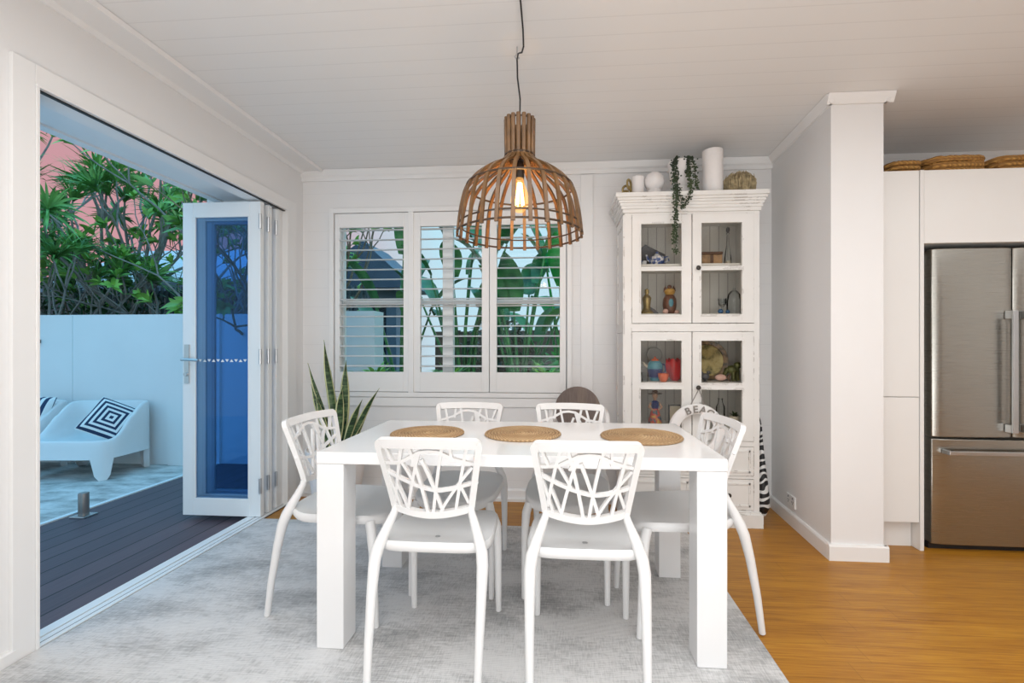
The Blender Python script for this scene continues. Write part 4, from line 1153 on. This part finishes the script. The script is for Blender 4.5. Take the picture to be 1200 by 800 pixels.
def armchair():
    root = thing('outdoor_armchair', (0, 0, 0), '', 'armchair')
    N = 96
    def se(a, hx, hy, n=4.5):
        c, s = math.cos(a), math.sin(a); r = (abs(c) ** n + abs(s) ** n) ** (-1 / n)
        return hx * r * c, hy * r * s
    def sm(a, b, x):
        t = max(0, min(1, (x - a) / (b - a))); return t * t * (3 - 2 * t)
    rings = []
    def mk(fn): rings.append([fn(2 * PI * i / N) for i in range(N)])
    def rim_z(a):
        x, y = se(a, 1, 1); f = -y          # front is +y local
        return .355 + .30 * sm(-.75, .62, f) - .0 * abs(x)
    def bot_z(a):
        x, y = se(a, 1, 1)
        m = min(abs(x), abs(y)); # near corner -> 1
        return .19 * (1 - sm(.64, .76, m))
    def outer(sc, zf):
        def f(a):
            x, y = se(a, .395 * sc, .295 * sc); z = zf(a)
            ty = -.045 * (z - .2) if y < 0 else 0
            return (x, y + ty, z)
        return f
    mk(lambda a: (lambda p: (p[0] * .90, p[1] * .88, p[2]))(outer(1.0, bot_z)(a)))
    mk(outer(1.0, bot_z))
    mk(outer(.985, lambda a: max(bot_z(a) + .02, .21)))
    mk(outer(.965, lambda a: .25 + (rim_z(a) - .25) * .5))
    mk(outer(.945, lambda a: rim_z(a) - .02))
    mk(outer(.925, lambda a: rim_z(a) - .003))
    mk(outer(.885, lambda a: rim_z(a)))
    mk(outer(.845, lambda a: rim_z(a) - .012))
    mk(outer(.80, lambda a: .33 + (rim_z(a) - .33) * .6))
    mk(outer(.72, lambda a: .315 + max(0, rim_z(a) - .33) * .14))
    mk(outer(.55, lambda a: .305))
    mk(outer(.02, lambda a: .30))
    mb = MB(); vs = [p for r_ in rings for p in r_]
    fs = [(i*N+k, i*N+(k+1) % N, (i+1)*N+(k+1) % N, (i+1)*N+k) for i in range(len(rings) - 1) for k in range(N)]
    fs.append(tuple((len(rings) - 1) * N + k for k in range(N)))
    mb.add(vs, fs)
    o = mb.build('moulded_shell', M['plastic'], root, smooth=60)
    return root
a0 = armchair(); a1 = copy_tree(a0)
for o, x, y, rz, lab in ((a0, -4.43, 3.97, 184, 'white moulded outdoor armchair on the patio with the concentric square cushion'), (a1, -5.29, 3.95, 182, 'white moulded outdoor armchair cut by the door frame with the striped cushion')):
    o.location = (x, y, ZP); o.rotation_euler = (0, 0, R(rz)); tag(o, lab, 'armchair', 'white outdoor armchairs on the patio')
def cushion(loc, rot, mat, label, s=.22):
    mb = MB(); n = 14; top = []; 
    for sgn in (1, -1):
        for i in range(n + 1):
            for j in range(n + 1):
                u = -1 + 2 * i / n; v = -1 + 2 * j / n
                b = max(0, (1 - abs(u) ** 3) * (1 - abs(v) ** 3)) ** .5
                pin = 1 - .05 * (1 - (u * v) ** 2)
                mb.v.append((u * s * (1 - .04 * (1 - v * v) * 0 - .05 * (1 - abs(v)) * (abs(u) > .99)), sgn * .065 * b, v * s))
    m = (n + 1) ** 2
    for k_ in range(2):
        for i in range(n):
            for j in range(n):
                q = (k_*m + i*(n+1)+j, k_*m + (i+1)*(n+1)+j, k_*m + (i+1)*(n+1)+j+1, k_*m + i*(n+1)+j+1)
                mb.f.append(q if k_ else q[::-1]); mb.m.append(0)
    o = mb.build('cushion', mat, smooth=60); o.location = loc; o.rotation_euler = rot
    tag(o, label, 'cushion', 'cushions on the outdoor armchairs')
cushion((-4.245, 3.98, ZP + .50), (R(-34), R(28), R(30)), M['cushion_sq'], 'navy and white concentric square cushion on the nearer armchair', .18)
cushion((-5.10, 3.98, ZP + .54), (R(-24), R(3), R(10)), M['cushion_st'], 'navy and white vertically striped cushion at the left door edge', .18)

# ---- trees and planting
def branchy(mbt, p, d, L, r, depth, tips, spread, rg, up=.25):
    n = 4; pts = [Vector(p)]; dd = Vector(d).normalized(); rr = [r]
    for i in range(n):
        dd = (dd + V(rg.gauss(0, .14), rg.gauss(0, .14), rg.gauss(0, .06) + up * .25)).normalized()
        pts.append(pts[-1] + dd * (L / n)); rr.append(r * (1 - .34 * (i + 1) / n))
    mbt.tube(pts, rr, 6)
    if depth == 0: tips.append((pts[-1], dd)); return
    k = 2 if rg.random() < .55 else 3
    ph = rg.uniform(0, 2 * PI)
    for i in range(k):
        a = ph + 2 * PI * i / k + rg.gauss(0, .25)
        side = dd.cross(V(0, 0, 1)); side = side.normalized() if side.length > .05 else V(1, 0, 0)
        oth = dd.cross(side).normalized()
        nd = dd + (side * math.cos(a) + oth * math.sin(a)) * spread + V(0, 0, up)
        branchy(mbt, pts[-1], nd, L * rg.uniform(.66, .9), r * .64, depth - 1, tips, spread, rg, up)

def rosette(mb, p, d, n, L, W, rg, droop=.35, wide=1.0):
    side = d.cross(V(0, 0, 1)); side = side.normalized() if side.length > .05 else V(1, 0, 0)
    oth = d.cross(side).normalized()
    for i in range(n):
        a = 2.4 * i + rg.gauss(0, .3); s = wide * rg.uniform(.35, 1.35)
        dd = d + (side * math.cos(a) + oth * math.sin(a)) * s
        mb.leaf(p - d * rg.uniform(0, .06), dd, d, L * rg.uniform(.65, 1.1), W * rg.uniform(.8, 1.15), droop * rg.uniform(.4, 1.4), .12, 4)

def tree(name, base, h, depth, spread, seed, leaf, bark, style, label, group, r=.05, lean=(0, 0), trunk=.35, up=.25):
    rg = random.Random(seed)
    root = thing(name, base, label, 'tree', group)
    tb = MB(); tips = []
    p0 = Vector(base)
    n_st = 1 if style != 'multi' else 3
    branchy(tb, p0, V(lean[0], lean[1], 1), h * trunk, r, depth, tips, spread, rg, up)
    if style in ('dracaena', 'frangi'):
        branchy(tb, p0 + V(.1, .05, 0), V(lean[0] + rg.gauss(0, .35), lean[1] + rg.gauss(0, .2), 1), h * trunk * .9, r * .8, depth, tips, spread, rg, up)
    tb.build('trunk', bark, root, smooth=60)
    lb = MB()
    for p, d in tips:
        if style == 'dracaena': rosette(lb, p, d, 44, .46, .027, rg, .40, 1.0)
        elif style == 'frangi': rosette(lb, p, d, 8, .17, .05, rg, .30, .9)
        else: rosette(lb, p, d, 16, .26, .08, rg, .35, 1.3)
    lb.build('foliage', leaf, root, smooth=60)
    return root
G1 = 'trees behind the garden wall'
tree('dracaena_tree', (-6.55, 5.5, -.12), 3.7, 3, .42, 3, M['leaf_mid'], M['bark'], 'dracaena', 'spiky narrow leaved tree at the far left above the garden wall', G1, .06, (.05, 0))
tree('dracaena_tree', (-5.75, 5.8, -.12), 3.7, 3, .40, 11, M['leaf_mid'], M['bark'], 'dracaena', 'taller spiky narrow leaved tree rising beside the frangipani', G1, .06, (.0, 0))
tree('dracaena_tree', (-7.5, 6.2, -.12), 4.5, 3, .42, 19, M['leaf_lime'], M['bark'], 'dracaena', 'brighter spiky leaved tree behind the leftmost one', G1, .06)
tree('dracaena_tree', (-6.1, 5.1, -.12), 2.6, 3, .45, 23, M['leaf_mid'], M['bark'], 'dracaena', 'low spiky leaved tree just above the garden wall', G1, .05)
tree('frangipani_tree', (-5.15, 5.5, -.12), 3.5, 4, .55, 24, M['leaf_lime'], M['bark'], 'frangi', 'bare branched frangipani with lime leaves, left of the open door panel', G1, .05, (.10, 0), .33, .14)
tree('frangipani_tree', (-4.65, 5.6, -.12), 3.4, 4, .55, 31, M['leaf_lime'], M['bark'], 'frangi', 'bare branched frangipani with lime leaves, partly behind the open door panel', G1, .05, (-.22, 0), .33, .14)
tree('frangipani_tree', (-6.1, 5.3, -.12), 2.7, 4, .55, 44, M['leaf_lime'], M['bark'], 'frangi', 'low frangipani with lime leaves in front of the spiky trees', G1, .045, (-.1, 0), .33, .14)
tree('frangipani_tree', (-3.45, 5.3, -.12), 3.2, 4, .5, 57, M['leaf_mid'], M['bark_brown'], 'frangi', 'dark branched tree seen through the glass of the open door', G1, .05, (0, 0), .34, .14)

def shrub(base, rx, ry, h, seed, leaf, label, group, n=900, L=.16, W=.055, name='garden_shrub'):
    rg = random.Random(seed); root = thing(name, base, label, 'shrub', group)
    sb = MB(); lb = MB(); b = Vector(base)
    for i in range(9):
        a = rg.uniform(0, 2 * PI); q = b + V(rx * .7 * math.cos(a), ry * .7 * math.sin(a), h * rg.uniform(.6, .9))
        sb.tube([b + V(rg.gauss(0, .05), rg.gauss(0, .05), 0), b.lerp(q, .5) + V(rg.gauss(0, .06), 0, .05), q], [.022, .015, .006], 5)
    sb.build('stems', M['bark_brown'], root, smooth=60)
    for i in range(n):
        a = rg.uniform(0, 2 * PI); rr = rg.random() ** .4; z = rg.random()
        f = math.sin(PI * min(1, .18 + z * .75)) ** .6
        p = b + V(rx * rr * f * math.cos(a), ry * rr * f * math.sin(a), h * (.06 + .94 * z))
        d = V(math.cos(a) * rr + rg.gauss(0, .4), math.sin(a) * rr + rg.gauss(0, .4), rg.gauss(.35, .5))
        lb.leaf(p, d, V(0, 0, 1), L * rg.uniform(.6, 1.3), W * rg.uniform(.7, 1.2), rg.uniform(.1, .5), .1, 3)
    lb.build('foliage', leaf, root, smooth=60)
G2 = 'dense shrubs behind the garden wall'
shrub((-6.5, 6.0, -.12), .9, .5, 2.7, 5, M['bgleaf'], 'dense dark shrub behind the leftmost spiky trees', G2, 1500)
shrub((-8.0, 6.3, -.12), 1.1, .6, 3.3, 6, M['bgleaf'], 'tall dense dark shrub at the far left edge', G2, 1500)
shrub((-5.25, 6.3, -.12), .55, .4, 1.9, 8, M['bgleaf'], 'low dark shrub in front of the picket fence', G2, 900)
shrub((-3.35, 5.9, -.12), .6, .35, 1.9, 9, M['leaf_dark'], 'dark shrub behind the glass door panel', G2, 1000)

# neighbouring house with metal roof, picket fence
nh = thing('neighbour_house', (-5.4, 8.8, -.12), 'neighbouring dark house with a pale metal roof behind the trees', 'house')
MB().box((-13.0, 8.2, -.12), (-5.3, 10.5, 2.25)).build('wall', M['house_dark'], nh, smooth=0)
mb = MB(); mb.prism([(-9.6, 7.7, 2.25), (-9.6, 7.7, 2.32), (-9.6, 9.6, 3.30), (-9.6, 9.6, 3.20)], (4.3, 0, 0)); mb.build('roof', M['roof'], nh, smooth=0)
MB().box((-9.6, 7.64, 2.14), (-5.3, 7.70, 2.30)).build('gutter', M['house_wall'], nh, smooth=0)
pf = thing('picket_fence', (-5.5, 6.9, -.12), 'dark open picket fence under the pale roof', 'fence')
MB().box((-8.0, 6.90, 1.35), (-3.0, 6.94, 1.43)).box((-8.0, 6.90, 1.95), (-3.0, 6.94, 2.03)).build('rail', M['dark_fence'], pf, smooth=0)
mb = MB()
for i in range(56): mb.box((-8.0 + i * .09, 6.87, -.12), (-7.965 + i * .09, 6.90, 2.1))
mb.build('pickets', M['dark_fence'], pf, smooth=0)
wr = MB(); wr.tube([(-9.5, 7.0, 5.25), (-7.5, 7.0, 4.35), (-5.8, 7.0, 3.72), (-4.0, 7.0, 3.15)], .018, 6)
solo(wr, 'power_line', M['dark_fence'], 'dark overhead cable sloping across the pink sky', 'cable')

# seen through the shutters
h2 = thing('gabled_house', (-3.9, 9.2, -.12), 'dark gabled house seen through the left shutter', 'house')
MB().box((-4.75, 8.6, -.12), (-3.2, 9.3, 2.3)).build('wall', M['house_wall'], h2, smooth=0)
MB().prism([(-5.1, 8.3, 2.25), (-2.75, 8.3, 2.25), (-3.75, 8.3, 3.15)], (0, 1.3, 0)).build('roof', M['roof_dark'], h2, smooth=0)
MB().box((-4.1, 8.58, .8), (-3.4, 8.6, 1.95)).build('window', M['house_dark'], h2, smooth=0)
bf = thing('timber_fence', (0, 6.2, -.12), 'brown timber paling fence beyond the window garden', 'fence')
mb = MB()
for i in range(36): mb.box((-1.75 + i * .12, 6.2, -.12), (-1.6315 + i * .12, 6.225, 1.35 + (i % 3) * .008))
mb.build('palings', M['brown_fence'], bf, smooth=0)
MB().box((-1.75, 6.225, 1.10), (2.57, 6.265, 1.18)).build('rail', M['brown_fence'], bf, smooth=0)

def strelitzia(base, n, h, seed, leaf, label, L=.85):
    rg = random.Random(seed); root = thing('bird_of_paradise_plant', base, label, 'plant', 'paddle leaved plants outside the window')
    sb = MB(); lb = MB(); b = Vector(base)
    for i in range(n):
        a = rg.uniform(0, 2 * PI); ln = rg.uniform(.1, .55); hh = h * rg.uniform(.55, 1.0)
        p1 = b + V(math.cos(a) * ln * .35, math.sin(a) * ln * .25, hh * .6); p2 = b + V(math.cos(a) * ln, math.sin(a) * ln * .6, hh)
        sb.tube([b + V(rg.gauss(0, .06), rg.gauss(0, .05), 0), p1, p2], [.030, .020, .010], 7)
        d = (p2 - p1).normalized() + V(math.cos(a) * .25, math.sin(a) * .25, 0)
        lb.leaf(p2, d, V(-math.cos(a), -math.sin(a), .6), L * rg.uniform(.7, 1.1), L * .30, rg.uniform(.15, .7), .18, 8)
    sb.build('stalks', leaf, root, smooth=60); lb.build('paddle_leaves', leaf, root, smooth=60)
strelitzia((-.42, 4.65, -.12), 12, 2.2, 61, M['leaf_banana'], 'paddle leaved plant behind the middle of the shutters')
strelitzia((-1.15, 5.15, -.12), 11, 2.5, 62, M['leaf_banana'], 'tall paddle leaved plant behind the second shutter panel')
strelitzia((.05, 4.9, -.12), 12, 2.3, 63, M['leaf_vivid'], 'bright green paddle leaved plant at the right side of the window')
strelitzia((-1.95, 5.4, -.12), 9, 2.6, 64, M['leaf_banana'], 'paddle leaved plant behind the left shutter, over the white wall')
strelitzia((.75, 5.2, -.12), 11, 2.5, 65, M['leaf_vivid'], 'bright green paddle leaved plant farthest right outside the window')
def spiky(base, n, L, seed, label):
    L *= .8
    rg = random.Random(seed); root = thing('spiky_plant', base, label, 'plant', 'low spiky plants below the window')
    b = Vector(base)
    MB().tube([b, b + V(0, 0, .98)], [.04, .03], 8).build('stem', M['bark_brown'], root)
    lb = MB(); rosette(lb, b + V(0, 0, .98), V(0, 0, 1), n, L, .035, rg, .5, 1.2); lb.build('foliage', M['leaf_lime'], root, smooth=60)
spiky((-1.62, 3.86, -.12), 44, .45, 71, 'low spiky green plant behind the left shutter')
spiky((-1.02, 4.1, -.12), 40, .42, 72, 'low spiky green plant behind the second shutter panel')
spiky((-.12, 4.0, -.12), 40, .40, 73, 'low spiky green plant behind the right shutter panel')
shrub((.10, 4.55, -.12), .5, .35, 1.15, 81, M['leaf_vivid'], 'bright green bush in front of the brown fence at right', 'bushes outside the window', 900)
shrub((-.75, 5.75, -.12), .6, .3, 1.6, 82, M['leaf_dark'], 'dark green bush in front of the brown fence', 'bushes outside the window', 800)
MB_ = MB().box((-2.5, 3.6, -.13), (2.6, 4.40, -.10)); struct(MB_.build('garden_bed_ground', M['grass'], smooth=0), 'garden bed below the window outside', 'ground')

# ---------------------------------------------------------------- light
def area(name, loc, rot, sx, sy, e, col=(1, 1, 1)):
    l = bpy.data.lights.new(name, 'AREA'); l.shape = 'RECTANGLE'; l.size = sx; l.size_y = sy; l.energy = e; l.color = col
    o = bpy.data.objects.new(name, l); COL.objects.link(o); o.location = loc; o.rotation_euler = rot
    return o
area('ceiling_softbox', (.2, .60, 2.44), (0, 0, 0), 3.0, 1.7, 46, (.94, .975, 1))
area('rear_softbox', (.2, -2.6, 1.5), (R(90), 0, 0), 4.0, 2.2, 36, (.94, .975, 1))
area('kitchen_softbox', (3.1, .6, 2.44), (0, 0, 0), 1.4, 2.2, 24, (.95, .98, 1))
area('bounce_softbox', (.4, -.6, .5), (R(150), 0, 0), 2.6, 1.6, 46, (.94, .975, 1))
area('added_soffit_fill', (-2.7, -.2, .35), (R(180), 0, 0), 1.2, 2.0, 20, (.22, .62, 1))  # unseen light added to wash the eave soffit blue; no patio lamp stands here
gl = bpy.data.lights.new('garden_light', 'POINT'); gl.energy = 16; gl.color = (.80, 1, .78); gl.shadow_soft_size = .12
go = bpy.data.objects.new('garden_light', gl); COL.objects.link(go); go.location = (.12, 3.72, .35)
pl_ = bpy.data.lights.new('pendant_bulb', 'POINT'); pl_.energy = 5; pl_.color = (1, .62, .28); pl_.shadow_soft_size = .03
po = bpy.data.objects.new('pendant_bulb', pl_); COL.objects.link(po); po.location = (LX, LY, 1.80)

wd = bpy.data.worlds.new('dusk_sky'); scene.world = wd; wd.use_nodes = True
nt = wd.node_tree; nt.nodes.clear()
tc = nt.nodes.new('ShaderNodeTexCoord'); sx = nt.nodes.new('ShaderNodeSeparateXYZ'); nt.links.new(tc.outputs['Generated'], sx.inputs[0])
rp = nt.nodes.new('ShaderNodeValToRGB'); nt.links.new(sx.outputs[2], rp.inputs[0])
cr = rp.color_ramp
cr.elements[0].position = 0; cr.elements[0].color = (.50, .25, .28, 1)
cr.elements[1].position = 1; cr.elements[1].color = (.32, .86, 1.35, 1)
e = cr.elements.new(.34); e.color = (.46, .25, .28, 1)
e = cr.elements.new(.42); e.color = (.48, .44, .55, 1)
e = cr.elements.new(.60); e.color = (.40, .85, 1.2, 1)
# the sunset side (towards +Y, -X) keeps the pink, the rest of the sky is blue
dt = nt.nodes.new('ShaderNodeVectorMath'); dt.operation = 'DOT_PRODUCT'; dt.inputs[1].default_value = (-.958, .287, 0); nt.links.new(tc.outputs['Generated'], dt.inputs[0])
mr = nt.nodes.new('ShaderNodeMapRange'); mr.inputs['From Min'].default_value = .52; mr.inputs['From Max'].default_value = .74; nt.links.new(dt.outputs['Value'], mr.inputs['Value'])
rq = nt.nodes.new('ShaderNodeValToRGB'); nt.links.new(sx.outputs[2], rq.inputs[0])
rq.color_ramp.elements[0].position = .0; rq.color_ramp.elements[0].color = (.42, .60, .70, 1)
rq.color_ramp.elements[1].position = .62; rq.color_ramp.elements[1].color = (.29, .82, 1.32, 1)
e = rq.color_ramp.elements.new(.30); e.color = (.42, .64, .76, 1)
mx = nt.nodes.new('ShaderNodeMix'); mx.data_type = 'RGBA'
nt.links.new(mr.outputs[0], mx.inputs[0]); nt.links.new(rq.outputs[0], mx.inputs[6]); nt.links.new(rp.outputs[0], mx.inputs[7])
bg = nt.nodes.new('ShaderNodeBackground'); bg.inputs[1].default_value = 1.3
wo = nt.nodes.new('ShaderNodeOutputWorld'); nt.links.new(mx.outputs[2], bg.inputs[0]); nt.links.new(bg.outputs[0], wo.inputs[0])

# ---------------------------------------------------------------- camera
cam = bpy.data.cameras.new('camera'); cam.sensor_width = 36; cam.lens = 530 / 1200 * 36
cam.shift_x = -18 / 1200; cam.shift_y = 5 / 1200; cam.clip_start = .02
co = bpy.data.objects.new('camera', cam); COL.objects.link(co)
co.location = (0, 0, 1.152); co.rotation_euler = (R(90), 0, R(4.24))
scene.camera = co
scene.view_settings.view_transform = 'Standard'
scene.view_settings.look = 'None'
scene.view_settings.exposure = 0
scene.view_settings.gamma = 1
